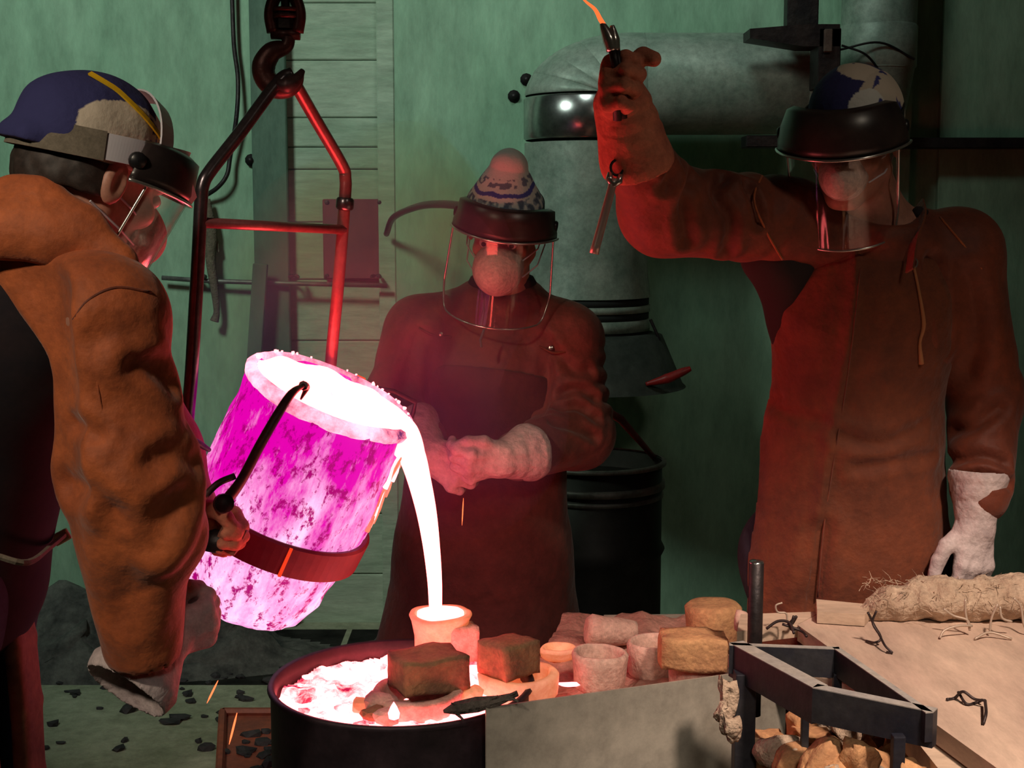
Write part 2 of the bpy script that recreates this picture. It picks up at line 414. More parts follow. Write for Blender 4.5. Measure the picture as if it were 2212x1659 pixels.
struct('wall_right', box((3.6, 1.2, 1.7), (.1, 9, 3.6)), M_['wall'])
struct('wall_front', box((0, -3.2, 1.7), (9, .1, 3.6)), M_['wall'])
struct('ceiling', box((0, 1.2, 3.52), (9, 9, .1)), M_['ceil'])
def part(name, vf, m, par, **k): return O(name, vf, m, parent=par, **k)
# broad plates of the back wall; the boarded bay has real boards with gaps
def wallpix(x0, y0, x1, y1, d0=0.0, t=.03):
    a = W(x0, y1, WY - d0); b = W(x1, y0, WY - d0)
    return box(((a[0] + b[0]) / 2, WY - d0 + t / 2, (a[2] + b[2]) / 2), (abs(b[0] - a[0]), t, abs(b[2] - a[2])), bev=.004, seg=1)
part('panel', wallpix(-420, -160, 586, 1400, .04, .05), M_['wall'], wb)
part('panel', wallpix(842, -160, 1985, 1400, .05, .06), M_['wall'], wb)
part('panel', wallpix(1990, -160, 2700, 1400, .02, .03), M_['wall'], wb)
seams = [-160, 6, 130, 254, 318, 366, 480, 604, 736, 860, 985, 1110, 1240, 1390]
for a, b in zip(seams, seams[1:]):
    part('plank', wallpix(600, a + .8, 836, b - .8, .012, .02), M_['plank'], wb)
M_['shadow_board'] = mat('shadow_and_board_paint', (.07, .13, .10), (.12, .2, .15), scale=6, rough=.9, stretch=(1, 1, .3))
struct('trim_1', wallpix(568, -160, 610, 1400, .07, .03), M_['shadow_board'])  # shadow along the post, put into the dark colour of this strip
struct('trim_2', wallpix(828, -160, 848, 1400, .055, .03), M_['plank'])
# red panel
M_['redp'] = mat('dull_red_paint', (.27, .055, .07), (.17, .035, .05), scale=5, rough=.7, bump=.1)
rp = empty('wall_panel', W(762, 600, WY - .05), 'dull red square panel fixed to the green board wall behind the hoist frame', 'panel')
part('plate', wallpix(699, 430, 828, 603, .05, .035), M_['redp'], rp)
for px, py in ((706, 437), (820, 437), (706, 596), (820, 596)):
    part('bolt', lathe([(.0001, .008), (.007, .006), (.009, 0)], W(px, py, WY - .05), (0, -1, 0), 8), M_['dark'], rp)
# conduit and cables
def thing(name, vf, m, label, cat, group=None, smooth=True, **k): return tag(O(name, vf, m, smooth=smooth, **k), label, cat, group)
M_['pipe'] = mat('old_conduit', (.10, .10, .10), (.2, .2, .19), scale=12, rough=.5, metal=.5)
cd = empty('conduit', W(600, 612, WY - .09), 'thin grey conduit running level along the wall under the red panel', 'conduit')
part('tube', tube([W(350, 600, WY - .085), W(450, 607, WY - .09), W(620, 612, WY - .1), W(836, 617, WY - .1)], .0085), M_['pipe'], cd, smooth=True)
for px in (435, 635, 812):
    part('clamp', tube([W(px - 9, 598, WY - .07), W(px - 5, 596, WY - .115), W(px + 5, 596, WY - .115), W(px + 9, 598, WY - .07)], .007, 6), M_['dark'], cd)
thing('hanging_cable', tube(spline([W(500, -60, WY - .08), W(505, 90, WY - .08), W(514, 170, WY - .08), W(511, 250, WY - .1), W(497, 340, WY - .09), W(490, 378, WY - .1), W(470, 405, WY - .1), W(440, 425, WY - .08)]), .008, 8), M_['dark'],
      'dark cable hanging down the green wall left of the hoist hook', 'cable')
M_['rope'] = mat('dirty_rope', (.10, .085, .06), (.17, .14, .1), scale=30, rough=.95, bump=.6, bscale=120)
thing('hanging_rope', join(tube(spline([W(448, 430, WY - .09), W(457, 500, WY - .09), W(455, 560, WY - .1), W(463, 620, WY - .1), W(468, 672, WY - .1), W(463, 694, WY - .1)]), [.010, .02, .018, .015, .011, .016], 8),
                           tube(spline([W(455, 480, WY - .08), W(468, 520, WY - .08), W(472, 545, WY - .08)]), .006, 6)), M_['rope'],
      'frayed brown rope hanging on the wall beside the left hoist tube', 'rope')
thing('leaning_board', box((W(548, 800, 4.85) + 0), (.05, .03, .75), M=eul(0, R_(5), 0), bev=.004), M_['shadow_board'],
      'narrow dark board leaning on the wall behind the glowing crucible', 'board', smooth=False)
# wall stains (small knots and bolts)
# ------------------------------------------------------------------ ductwork
dk = empty('fume_duct', W(1265, 700, 4.55), 'large grey metal fume duct with elbow and flared bottom behind the middle worker', 'duct')
DY = 4.55
def P(px, py, Y=DY): return W(px, py, Y)
sc_ = FPX / DY
rd = 133 / sc_
axx = P(1264, 600)[0]
def zz(py, Y=DY): return W(1106, py, Y)[2]
part('lower_pipe', lathe([(rd + .012, zz(640)), (rd + .004, zz(600)), (rd, zz(560)), (rd * .985, zz(310))], (axx, DY, 0), (0, 0, 1), 48, cap=False), M_['duct'], dk, smooth=True)
part('elbow_band', lathe([(rd * .97, zz(304)), (rd, zz(300)), (rd, zz(216)), (rd * .97, zz(212))], (axx, DY, 0), (0, 0, 1), 48, cap=False), M_['band'], dk, smooth=True)
# gored elbow: from going up to going right
rc_ = 106 / sc_; cx_, cz_ = P(1264, 208), P(1392, 182)
gores = 5
for g in range(gores):
    rings = []
    a0 = g / gores * math.pi / 2; a1 = (g + 1) / gores * math.pi / 2
    for a, q in ((a0, .985), (a0 + .025, 1.0), ((a0 + a1) / 2, 1.0), (a1 - .025, 1.0), (a1, .985)):
        r_ = (rd * .97 + (rc_ - rd * .97) * (2 * a / math.pi)) * q
        c0 = np.array([cz_[0] - (cz_[0] - cx_[0]) * math.cos(a), DY, cx_[2] + (cz_[2] - cx_[2]) * math.sin(a)]); rad = np.array([-math.cos(a), 0, math.sin(a)])
        rings.append([c0 + (rad * math.cos(t) + np.array([0, 1, 0]) * math.sin(t)) * r_ for t in np.linspace(0, 2 * math.pi, 49)[:-1]])
    v = np.array(rings).reshape(-1, 3); f = [(i * 48 + k, i * 48 + (k + 1) % 48, (i + 1) * 48 + (k + 1) % 48, (i + 1) * 48 + k) for i in range(4) for k in range(48)]
    part('gore', (v, f), M_['duct'], dk, smooth=True)
hz_ = cz_[2]; hx0 = cz_[0] - .004; hx1 = P(1775, 180)[0]
part('cross_pipe', lathe([(rc_, hx0), (rc_ * 1.0, (hx0 + hx1) / 2), (rc_ * .98, hx1)], (0, DY, hz_), (1, 0, 0), 48, cap=False), M_['duct'], dk, smooth=True)
part('pipe_collar', lathe([(rc_ * .99, hx1 - .07), (rc_ * 1.02, hx1 - .066), (rc_ * 1.02, hx1 - .05), (rc_ * .98, hx1 - .046)], (0, DY, hz_), (1, 0, 0), 48, cap=False), M_['duct'], dk, smooth=True)
for i, (p0, p1, m) in enumerate(((642, 656, 'seam'), (656, 672, 'duct'), (672, 686, 'seam'), (686, 712, 'duct'), (712, 720, 'seam'))):
    part('joint_ring', lathe([(rd * 1.0, zz(p1)), (rd * 1.035 + .004 * (m == 'duct'), zz(p1) + .002), (rd * 1.035 + .004 * (m == 'duct'), zz(p0) - .002), (rd * 1.0, zz(p0))], (axx, DY, 0), (0, 0, 1), 48, cap=False), M_[m], dk, smooth=True)
part('hood', lathe([(rd * 1.55, zz(832)), (rd * 1.5, zz(826)), (rd * 1.16, zz(722)), (rd * 1.0, zz(716))], (axx + .02, DY, 0), (0, 0, 1), 48, cap=False), mat('sooty_hood', (.03, .04, .035), (.07, .08, .07), scale=8, rough=.7), dk, smooth=True)
part('hood_stay', tube([P(1405, 690, DY - .1), P(1425, 735, DY - .1)], .005, 6), M_['dark'], dk)
M_['hotred'] = mat('red_painted_handle', (.45, .02, .02), (.25, .02, .02), scale=20, rough=.4)
hd = tube(spline([W(1395, 830, 4.3), W(1440, 818, 4.3), W(1475, 803, 4.3), W(1492, 796, 4.3)]), [.006, .016, .013, .008], 10)
thing('damper_handle', hd, M_['hotred'], 'small red handle jutting out at the sooty hood of the duct', 'handle')
# riser at top right
ry = 4.75; rs = FPX / ry
rr2 = 78 / rs; rx2 = W(1898, 60, ry)[0]
ud = empty('riser_duct', W(1898, 160, ry), 'grey vertical riser pipe in the top right above the navy capped worker', 'duct')
part('pipe', lathe([(rr2, W(0, 150, ry)[2]), (rr2, W(0, -200, ry)[2])], (rx2, ry, 0), (0, 0, 1), 40, cap=False), M_['duct'], ud, smooth=True)
part('bend', lathe([(rr2 * .75, W(0, 260, ry)[2]), (rr2 * .98, W(0, 150, ry)[2]), (rr2 * 1.03, W(0, 146, ry)[2]), (rr2 * 1.03, W(0, 60, ry)[2]), (rr2, W(0, 56, ry)[2])], (rx2, ry, 0), (0, 0, 1), 40, cap=False), M_['duct'], ud, smooth=True)
for (a, b, c_) in (((1812, 108), (1900, 92), (1975, 128)), ((1818, 98), (1870, 118), (1905, 160))):
    part('strap_wire', tube(spline([W(a[0], a[1], ry - rr2 - .01), W(b[0], b[1], ry - rr2 - .02), W(c_[0], c_[1], ry - .1)]), .004, 6), M_['dark'], ud)
br = empty('duct_bracket', W(1760, 200, 4.4), 'black steel bracket holding the far end of the cross duct', 'bracket')
def barpix(x0, y0, x1, y1, Y, t): 
    a = W(x0, y1, Y); b = W(x1, y0, Y); return box(((a[0] + b[0]) / 2, Y + t / 2, (a[2] + b[2]) / 2), (abs(b[0] - a[0]), t, abs(b[2] - a[2])), bev=.003, seg=1)
part('top_bar', prism([W(1620, 62, 4.2), W(1620, 82, 4.2), W(1735, 100, 4.2), W(1815, 100, 4.2), W(1815, 52, 4.2), W(1740, 52, 4.2)], 'y', (0, .12, 0)), M_['dark'], br)
part('hanger', barpix(1766, 60, 1818, 190, 4.2, .12), M_['dark'], br)
part('plate', barpix(1780, 62, 1800, 112, 4.18, .015), mat('worn_bracket_plate', (.12, .09, .08), (.2, .16, .13), scale=20, rough=.6, metal=.4), br)
part('lower_bar', barpix(1612, 292, 1700, 318, 4.25, .1), M_['dark'], br)
part('column', barpix(1700, -100, 1772, 62, 4.3, .06), M_['dark'], br)
thing('wall_rail', barpix(1925, 297, 2500, 320, WY - .14, .09), M_['dark'], 'long black steel rail along the wall behind the right worker', 'rail', smooth=False)
for i, (px, py, lab) in enumerate(((1137, 172, 'small black bolt sticking out of the wall left of the duct elbow'), (1110, 208, 'lower small black bolt on the wall left of the duct elbow'),
                      (543, 346, 'small rusty bolt on the green wall inside the hoist frame'))):
    thing('wall_bolt', lathe([(.0001, .03), (.01, .028), (.012, .008), (.022, .006), (.022, 0)], W(px, py, WY - .05), (0, -1, 0), 10), M_['dark'], lab, 'bolt')
# dark tool hose curving behind the middle worker's visor
thing('air_hose', tube(spline([W(835, 505, 4.9), W(850, 470, 4.7), W(900, 447, 4.2), W(950, 441, 3.8), W(1010, 446, 3.52)]), .011, 8), M_['black'],
      'black hose arching from the wall to the middle worker\'s headgear', 'hose')

# ------------------------------------------------------------------ barrel behind
by = 3.95; bs = FPX / by; bR = 150 / bs; bx = W(1282, 1000, by)[0]
def bz(py): return W(1106, py, by - bR)[2]
br2 = empty('oil_drum', (bx, by, 0), 'tall black steel drum with pale rings standing behind the middle worker', 'drum')
M_['drumblack'] = mat('drum_black', (.012, .012, .012), (.03, .028, .028), scale=9, rough=.55, metal=.3)
zt = bz(1022)
part('shell', lathe([(bR, 0), (bR, .25), (bR + .01, .27), (bR, .29), (bR, .52), (bR + .01, .54), (bR, .56), (bR, zt), (bR - .012, zt), (bR - .012, .02)], (bx, by, 0), (0, 0, 1), 48, cap=False), M_['drumblack'], br2, smooth=True)
M_['ringp'] = mat('worn_ring', (.12, .11, .11), (.25, .24, .23), scale=14, rough=.5, metal=.4)
for z0, h, e in ((zt - .008, .012, .012), (bz(1080), .02, .009), (bz(1100), .012, .005)):
    part('rim' if h == .012 and e == .012 else 'hoop', lathe([(bR, z0), (bR + e, z0 + .002), (bR + e, z0 + h), (bR, z0 + h + .002)], (bx, by, 0), (0, 0, 1), 48, cap=False), M_['ringp'], br2, smooth=True)
part('lid', lathe([(.001, zt - .05), (bR - .012, zt - .05)], (bx, by, 0), (0, 0, 1), 40, cap=False), M_['drumblack'], br2)
M_['ember'] = hot('glowing_ember', (1, .06, .02), .5, (1, .12, .06), 3.2, 30)
thing('glowing_slag', (lambda v, f: (v + W(1245, 1000, by - .04) , f))(*rock(.05, 4, 2, (1.1, .8, .28))), M_['ember'], 'glowing red slag lump lying on top of the black drum', 'slag')
thing('drum_pry_bar', tube([W(1290, 876, 3.75), W(1340, 905, 3.8), W(1395, 968, 3.95), W(1425, 1003, 4.05)], [.011, .012, .009, .008], 8), mat('rusty_bar', (.22, .04, .04), (.12, .03, .03), scale=12, rough=.6, metal=.3),
      'reddish steel bar leaning across the top of the black drum', 'bar')

# ------------------------------------------------------------------ debris on the floor
M_['rubble'] = mat('grey_rubble', (.035, .035, .035), (.13, .13, .12), scale=12, rough=.95, bump=.4)
M_['slag'] = mat('dark_slag', (.012, .012, .016), (.05, .045, .05), scale=20, rough=.8)
def scatter(n, rx, ry_, size, seed, hz=0.0, sub=1):
    rg = np.random.default_rng(seed); out = []
    for i in range(n):
        x = rg.uniform(*rx); y = rg.uniform(*ry_); s = size * rg.uniform(.4, 1.3)
        v, f = rock(s, rg.integers(99), sub, (rg.uniform(.8, 1.6), rg.uniform(.7, 1.2), rg.uniform(.3, .8)), .3)
        out.append((v + (x, y, s * .25 + (hz * rg.uniform(0, 1) if hz else 0)), f))
    return join(*out)
def heap(cx, cy, w, d, h, seed, n=46):
    xs = np.linspace(-1, 1, n); v = []; f = []
    for j in range(n):
        for i in range(n):
            r = math.sqrt(xs[i] ** 2 + xs[j] ** 2); z = h * max(0, math.cos(min(r, 1) * math.pi / 2)) ** 1.1
            v.append((cx + xs[i] * w, cy + xs[j] * d, z))
    v = np.array(v); a = np.clip(v[:, 2] / h * 3, 0, 1)[:, None]
    v = v + vnoise(v, 11, seed) * .05 * a + vnoise(v, 34, seed + 1) * .02 * a; v[:, 2] = np.maximum(v[:, 2], -.004)
    for j in range(n - 1):
        for i in range(n - 1): f.append((j * n + i, j * n + i + 1, (j + 1) * n + i + 1, (j + 1) * n + i))
    return v, np.array(f)
tag(O('rubble_heap', heap(-1.45, 4.60, .85, .30, .22, 3), M_['rubble']), 'dark heap of foundry rubble along the wall behind the left worker', 'rubble', kind='stuff')
tag(O('rubble_heap', heap(.0, 4.60, .58, .30, .20, 8), M_['rubble']), 'grey rubble heap on the floor below the tilted crucible', 'rubble', kind='stuff')
tag(O('rubble_heap', heap(1.2, 4.58, .6, .30, .26, 13), M_['rubble']), 'dark rubble heap between the black drum and the right worker', 'rubble', kind='stuff')
fx = scatter(150, (-1.9, .2), (3.75, 4.6), .022, 21)
tag(O('slag_crumbs', fx, M_['slag']), 'scattered black slag crumbs on the concrete floor', 'slag', kind='stuff')
# hot tray on the floor left of the drum
ft = empty('spill_tray', W(500, 1620, 3.8), 'red-lit steel tray with glowing drips on the floor left of the casting drum', 'tray')
M_['tray'] = mat('red_lit_tray', (.42, .10, .05), (.25, .07, .05), scale=9, rough=.6)  # bare steel; the red light on it is put into the base colour
ty = 3.72
tp = [(-.86, 3.98), (-.55, 3.98), (-.50, 3.45), (-.76, 3.45)]
part('plate', prism([(x, y, .008) for x, y in tp], 'z', (0, 0, .012)), M_['tray'], ft)
for a, b in zip(tp, tp[1:] + tp[:1]):
    part('edge_strip', tube([(a[0], a[1], .03), (b[0], b[1], .03)], .012, 6), M_['tray'], ft)
for i, (px, py, sx) in enumerate(((452, 1590, .03), (462, 1628, .028), (560, 1625, .03))):
    y = 1.47 * 3000 / (py - 461) * 1.0
    thing('hot_drip', (lambda v, f: (v + W(px, py, y), f))(*rock(sx, i, 2, (1.2, .7, .3))), M_['ember'],
          ('glowing drip on the far left corner of the spill tray', 'glowing drip at the left edge of the spill tray', 'glowing drip on the spill tray beside the drum')[i], 'metal drip')
dr = scatter(34, (-.80, -.55), (3.5, 3.85), .020, 5)
tag(O('tray_crumbs', (dr[0] + (0, 0, .02), dr[1]), M_['slag']), 'black crumbs lying in the red-lit spill tray', 'slag', kind='stuff')
# ================================================================== casting drum, mould bed, moulds
DC = np.array([W(868, 1466, 2.5)[0], 2.5, 0.0]); DZ = W(868, 1466, 2.5)[2]; DR = 290 / (FPX / 2.5)
BED = 0.60
M_['drum'] = mat('scorched_drum', (.02, .013, .018), (.055, .035, .045), scale=8, rough=.6, metal=.3, bump=.1)
cdm = empty('casting_drum', (DC[0], DC[1], 0), 'squat dark steel drum full of glowing spilled metal and hot moulds', 'drum')
part('shell', lathe([(DR, 0), (DR, .18), (DR + .008, .2), (DR, .22), (DR, .40), (DR + .008, .42), (DR, .44), (DR, DZ - .012), (DR + .006, DZ - .006), (DR + .003, DZ), (DR - .006, DZ - .002), (DR - .01, DZ - .02), (DR - .01, .45)],
     DC, (0, 0, 1), 72, cap=False), M_['drum'], cdm, smooth=True)
part('scuff', (lambda vf: (vf[0], vf[1]))(tube([DC + np.array([math.cos(a), math.sin(a), 0]) * (DR + .0005) + (0, 0, .51) for a in np.linspace(R_(268), R_(280), 6)], [.001, .012, .014, .012, .001], 8)), mat('scuffed_rust', (.16, .07, .04), (.08, .04, .03), scale=30), cdm)
# bed surface inside the drum: cinders with pools of hot metal (relief + incandescence)
def disc(c, R, z, n=110, amp=.010, seed=3):
    g = np.linspace(-1, 1, n); v = []; keep = {}
    for j in range(n):
        for i in range(n):
            if g[i] ** 2 + g[j] ** 2 <= 1: keep[(i, j)] = len(v); v.append((c[0] + g[i] * R, c[1] + g[j] * R, z))
    f = [(keep[(i, j)], keep[(i + 1, j)], keep[(i + 1, j + 1)], keep[(i, j + 1)]) for j in range(n - 1) for i in range(n - 1) if all(k in keep for k in ((i, j), (i + 1, j), (i + 1, j + 1), (i, j + 1)))]
    v = np.array(v); v[:, 2] += n3(v[:, 0], v[:, 1], v[:, 2], 50, seed) * amp + n3(v[:, 0], v[:, 1], v[:, 2], 130, seed + 1) * amp * .5
    return v, np.array(f)
M_['cinder'] = hot('hot_cinders', (1, .0, .10), .55, (1, .13, .13), 9.0, 9, .38, .50, bump=.6)
M_['warmsand'] = mat('pink_hot_sand', (.55, .28, .22), (.4, .18, .14), scale=14, rough=.95, bump=.5, bscale=90)
tag(part('cinder_bed', disc(DC, DR - .012, DZ - .030), M_['cinder'], cdm, smooth=True), kind='stuff')
# grey side sheet and the sand bed behind it
pit = empty('sand_pit', W(1320, 1600, 2.4), 'long casting pit of warm sand behind a bare grey steel sheet', 'casting pit')
pA = W(1050, 1529, 2.26); pB = W(1578, 1457, 2.44)
M_['sheet'] = mat('bare_grey_sheet', (.40, .37, .31), (.50, .46, .39), scale=3, rough=.55, metal=.25, bump=.05, bscale=30)
tdir = nrm(np.array([pB[0] - pA[0], pB[1] - pA[1], 0])); nd = np.array([tdir[1], -tdir[0], 0])
bA = pA.copy(); bB = pB + tdir * .12; bB[2] = pB[2]; q = (pB[2] - pA[2])
part('front_sheet', prism([(bA[0], bA[1], .05), (bB[0], bB[1], .05), bB, bA], '', nd * -.004), M_['sheet'], pit)
part('back_sheet', prism([(bA[0] + .25, 3.03, .05), (bB[0] + .2, 3.05, .05), (bB[0] + .2, 3.05, .605), (bA[0] + .25, 3.03, .605)], '', (0, .004, 0)), M_['sheet'], pit)
sv = []; sf = []; nn = 60
for j in range(nn):
    for i in range(nn):
        u, v_ = i / (nn - 1), j / (nn - 1)
        a = bA + (bB - bA) * u - nd * .006; b = np.array([bA[0] + .16 + (bB[0] + .2 - bA[0] - .2) * u, 3.03, 0]); p = a * (1 - v_) + b * v_
        sv.append((p[0], p[1], .585 + .02 * v_ + .012 * n3(p[0], p[1], 0, 40, 2) + .006 * n3(p[0], p[1], 0, 110, 4)))
sf = [(j * nn + i, j * nn + i + 1, (j + 1) * nn + i + 1, (j + 1) * nn + i) for j in range(nn - 1) for i in range(nn - 1)]
tag(part('sand_bed', (np.array(sv), np.array(sf)), M_['warmsand'], pit, smooth=True), kind='stuff')

# ---- moulds
M_['mould'] = mat('pink_refractory', (.78, .52, .43), (.52, .31, .25), scale=16, rough=.95, bump=.7, bscale=120, bdist=.004)
M_['mould2'] = mat('tan_refractory', (.66, .36, .17), (.40, .20, .10), scale=18, rough=.95, bump=.7, bscale=110, bdist=.004)
M_['brickd'] = mat('brown_refractory', (.34, .19, .09), (.19, .10, .06), scale=14, rough=.95, bump=.7, bscale=120, bdist=.004)
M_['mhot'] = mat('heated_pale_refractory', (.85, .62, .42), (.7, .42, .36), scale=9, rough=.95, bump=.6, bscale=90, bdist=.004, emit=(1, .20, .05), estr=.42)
def base(px, py, Y): p = W(px, py, Y); return p
def cup(name, px, Y, z0, z1, r0, r1, m, label, seed, wall=.012, axis=(0, 0, 1), hollow=True, plug=.0, group=None, c=None, seg=40):
    h = z1 - z0; c = np.array([W(px, 461, Y)[0], Y, z0]) if c is None else np.asarray(c)
    if hollow: pr = [(.0005, 0), (r0 * .93, 0), (r0, .006), (r0 + (r1 - r0) * .33, h * .33), (r0 + (r1 - r0) * .66, h * .66), (r1, h - .006), (r1 - .004, h), (r1 - wall + .003, h), (r1 - wall, h - .006), (r1 - wall - .003, h * .6), (r0 * .8 - wall * .5, .3 * h), (.0005, .28 * h)]
    else: pr = [(.0005, 0), (r0 * .93, 0), (r0, .006), (r0 + (r1 - r0) * .33, h * .33), (r0 + (r1 - r0) * .66, h * .66), (r1, h - .01), (r1 - .008, h - .001), (r1 * .6, h), (.0005, h)]
    return thing(name, lathe(pr, c, axis, seg, .0028, 26, seed, cap=False), m, label, 'mould', group)
# 1 the mould being filled
p1 = empty('filled_mould', (W(945, 461, 2.72)[0], 2.72, BED), 'tall pale glowing mould cup catching the stream of molten metal', 'mould')
x1 = W(945, 461, 2.72)[0]; z1 = W(945, 1322, 2.72)[2]; zb = .60
pr = [(.0005, 0), (.044, 0), (.05, .03), (.051, .06), (.058, .09), (.063, z1 - zb - .004), (.061, z1 - zb), (.052, z1 - zb), (.049, z1 - zb - .012), (.0005, z1 - zb - .014)]
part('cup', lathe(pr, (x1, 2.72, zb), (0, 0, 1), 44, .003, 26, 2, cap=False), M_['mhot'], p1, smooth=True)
v, f = brick_vf((.055, .05, .088), rz(.3), (W(988, 461, 2.70)[0] + .006, 2.70, .642), 9, .004)
part('reinforced_side', (v, f), M_['mould'], p1, smooth=True)
# ring moulds and the two bricks
cup('ring_mould', 895, 2.42, .612, W(0, 1502, 2.38)[2], .074, .082, M_['mould'], 'broad pinkish ring mould carrying the dark brown brick', 3, wall=.018)
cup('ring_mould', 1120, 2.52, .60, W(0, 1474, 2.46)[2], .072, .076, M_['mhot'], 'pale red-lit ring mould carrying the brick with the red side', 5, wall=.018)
def brick(px0, px1, pyb, pyt, Y, ang, m, label, seed, dep=.095, w=None):
    s = FPX / Y; z0 = W(0, pyb, Y)[2]; z1_ = W(0, pyt, Y)[2]; wd_ = w or (px1 - px0) / s / 1.25
    c = ((W(px0, 461, Y)[0] + W(px1, 461, Y)[0]) / 2, Y + dep * .35, (z0 + z1_) / 2)
    return thing('refractory_brick', brick_vf((wd_, dep, z1_ - z0), rz(ang), c, seed, .0035), m, label, 'brick')
brick(822, 1008, 1498, 1424, 2.40, R_(24), M_['brickd'], 'dark brown refractory brick standing nearest in the glowing drum', 4, .10, .128)
brick(1021, 1176, 1468, 1396, 2.48, R_(40), M_['brickd'], 'brown refractory brick with its left side lit bright red', 14, .085, .092)
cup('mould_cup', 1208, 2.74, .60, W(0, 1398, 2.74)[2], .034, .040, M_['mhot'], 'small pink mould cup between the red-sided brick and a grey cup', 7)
cup('mould_cup', 1304, 2.58, .595, W(0, 1400, 2.60)[2], .050, .056, M_['mould'], 'open grey-pink mould cup standing at the middle of the pit', 8, seg=48)
tc_ = W(1372, 1368, 2.82)
cup('mould_cup', 0, 0, 0, .105, .026, .034, M_['mould'], 'pale mould cup lying tilted on its side behind the open grey cup', 9, axis=(-.92, -.1, .12), c=tc_, hollow=False)
cup('mould_cup', 1424, 2.66, .595, W(0, 1382, 2.66)[2], .048, .052, M_['mould'], 'open pink mould cup half hidden behind the orange-brown block', 10)
cup('ring_mould', 1535, 2.56, .595, W(0, 1452, 2.50)[2], .066, .070, M_['mould'], 'low pink ring mould under the orange-brown block', 11, wall=.02)
thing('refractory_block', brick_vf((.128, .085, .062), rz(R_(-6)), (W(1516, 461, 2.5)[0], 2.52, W(0, 1454, 2.48)[2] + .031), 23, .006), M_['mould2'], 'orange-brown broken block lying on the ring mould at the pit\'s right end', 'block')
cup('plugged_mould', 1558, 2.8, .61, W(0, 1300, 2.8)[2], .053, .058, M_['mould2'], 'round solid topped tan mould standing behind the orange-brown block', 12, hollow=False)
thing('pebble', (lambda v, f: (v + W(1600, 1344, 2.62), f))(*rock(.02, 5, 2, (.9, .8, 1.1))), M_['mould'], 'small grey lump beside the round tan mould and the black pipe', 'lump')
# flames / hot chinks
M_['white'] = hot('white_hot_metal', (1, .085, .08), 14.0)
M_['flame'] = hot('hot_chink_glow', (1, .20, .22), 5.0)
fl = lathe([(.0005, 0), (.009, .004), (.0105, .013), (.006, .024), (.0005, .033)], W(851, 1556, 2.30), (0, 0, 1), 14, cap=False)
thing('hot_spill', fl, M_['flame'], 'bright drop of hot metal in front of the dark brown brick', 'molten metal')
for i, (px, py, Y, lab) in enumerate(((1228, 1478, 2.52, 'glowing puddle of metal between two moulds in the pit'), (1004, 1555, 2.31, 'tiny glowing puddle at the drum rim under the charred stick'))):
    thing('hot_puddle', (lambda v, f: (v + W(px, py, Y), f))(*rock(.015 if i == 0 else .008, i, 2, (1.3, .8, .25))), M_['flame'], lab, 'molten metal')
# loose broken pieces in the glowing drum
rg = np.random.default_rng(4)
LB = ['pinkish chip of mould lying left of the dark brick', 'tan chip of mould at the rim below the dark brick', 'chunk of hot slag in front of the molten pool', 'crumbled mould piece against the drum rim',
      'pale chip behind the dark brick', 'small reddish chunk between the two bricks']
for i, (px, py, Y, s, m) in enumerate(((822, 1520, 2.38, .030, 'mould'), (806, 1540, 2.345, .018, 'brickd'), (780, 1525, 2.37, .018, 'mhot'), (835, 1548, 2.33, .022, 'mould'), (870, 1430, 2.66, .02, 'mould'), (1020, 1500, 2.42, .02, 'mhot'))):
    v, f = rock(s, i + 3, 2, (1.1, .9, .7), .25, .5); thing('broken_chip', (v + W(px, py, Y), f), M_[m], LB[i], 'rubble', smooth=False)
# cinder lumps floating in the pool (uncountable crumbs)
cl = []
for i in range(90):
    a = rg.uniform(0, 2 * math.pi); r = DR * math.sqrt(rg.uniform(0, .75)); s = rg.uniform(.006, .016)
    v, f = rock(s, rg.integers(60), 1, (1.2, 1, .6)); cl.append((v + (DC[0] + r * math.cos(a), DC[1] + r * math.sin(a), DZ - .026), f))
tag(O('cinder_lumps', join(*cl), M_['cinder']), 'glowing cinder lumps floating on the pool in the drum', 'cinders', kind='stuff')
# charred stick across the rim
st = empty('charred_stick', W(1040, 1525, 2.28), 'charred spiky stick lying over the drum rim onto the grey sheet', 'stick')
M_['char'] = mat('charred_wood', (.045, .04, .035), (.12, .1, .085), scale=30, rough=.9, bump=.8, bscale=120)
part('stem', tube([W(958, 1537, 2.27), W(985, 1530, 2.27), W(1030, 1522, 2.27), (W(1078, 1513, 2.27)), W(1119, 1499, 2.27)], [.003, .012, .014, .009, .004], 8), M_['char'], st)
for a, b in (((980, 1535), (1002, 1556)), ((1040, 1522), (1075, 1503)), ((1075, 1512), (1108, 1512)), ((1100, 1505), (1120, 1516)), ((1100, 1503), (1116, 1493)), ((1000, 1528), (975, 1519))):
    part('spike', tube([W(*a, 2.27), W(*b, 2.26)], [.004, .0015], 6), M_['char'], st)

# ================================================================== the crucible
cc = W(715, 855, 2.62)      # centre of the mouth
rgt = np.array([1.0, 0, 0]); vd = nrm(CAM - cc)
up_ = nrm(UPV - vd * UPV.dot(vd)); rg_ = nrm(rgt - vd * rgt.dot(vd))
AX = nrm(.958 * (.394 * rg_ + .919 * up_) + .285 * vd)   # mouth direction
cb = cc - AX * .47
Lx = nrm(np.cross(AX, vd)); CF = np.eye(4); CF[:3, 2] = AX; CF[:3, 1] = nrm(np.cross(AX, np.cross(vd, AX))) ; CF[:3, 0] = np.cross(CF[:3, 1], AX); CF[:3, 3] = cb
prof = [(.0005, .0), (.06, -.004), (.095, .004), (.120, .022), (.143, .075), (.157, .13), (.166, .20), (.170, .28), (.170, .36), (.166, .43), (.166, .468), (.163, .476), (.154, .476), (.151, .468), (.145, .40), (.13, .2), (.1, .06), (.0005, .05)]
M_['cru'] = hot('glowing_crucible', (.80, .0, .44), 1.0, (1.0, .56, .84), 1.35, 11, .44, .70, stretch=(1, 1, .32), bump=1.0)
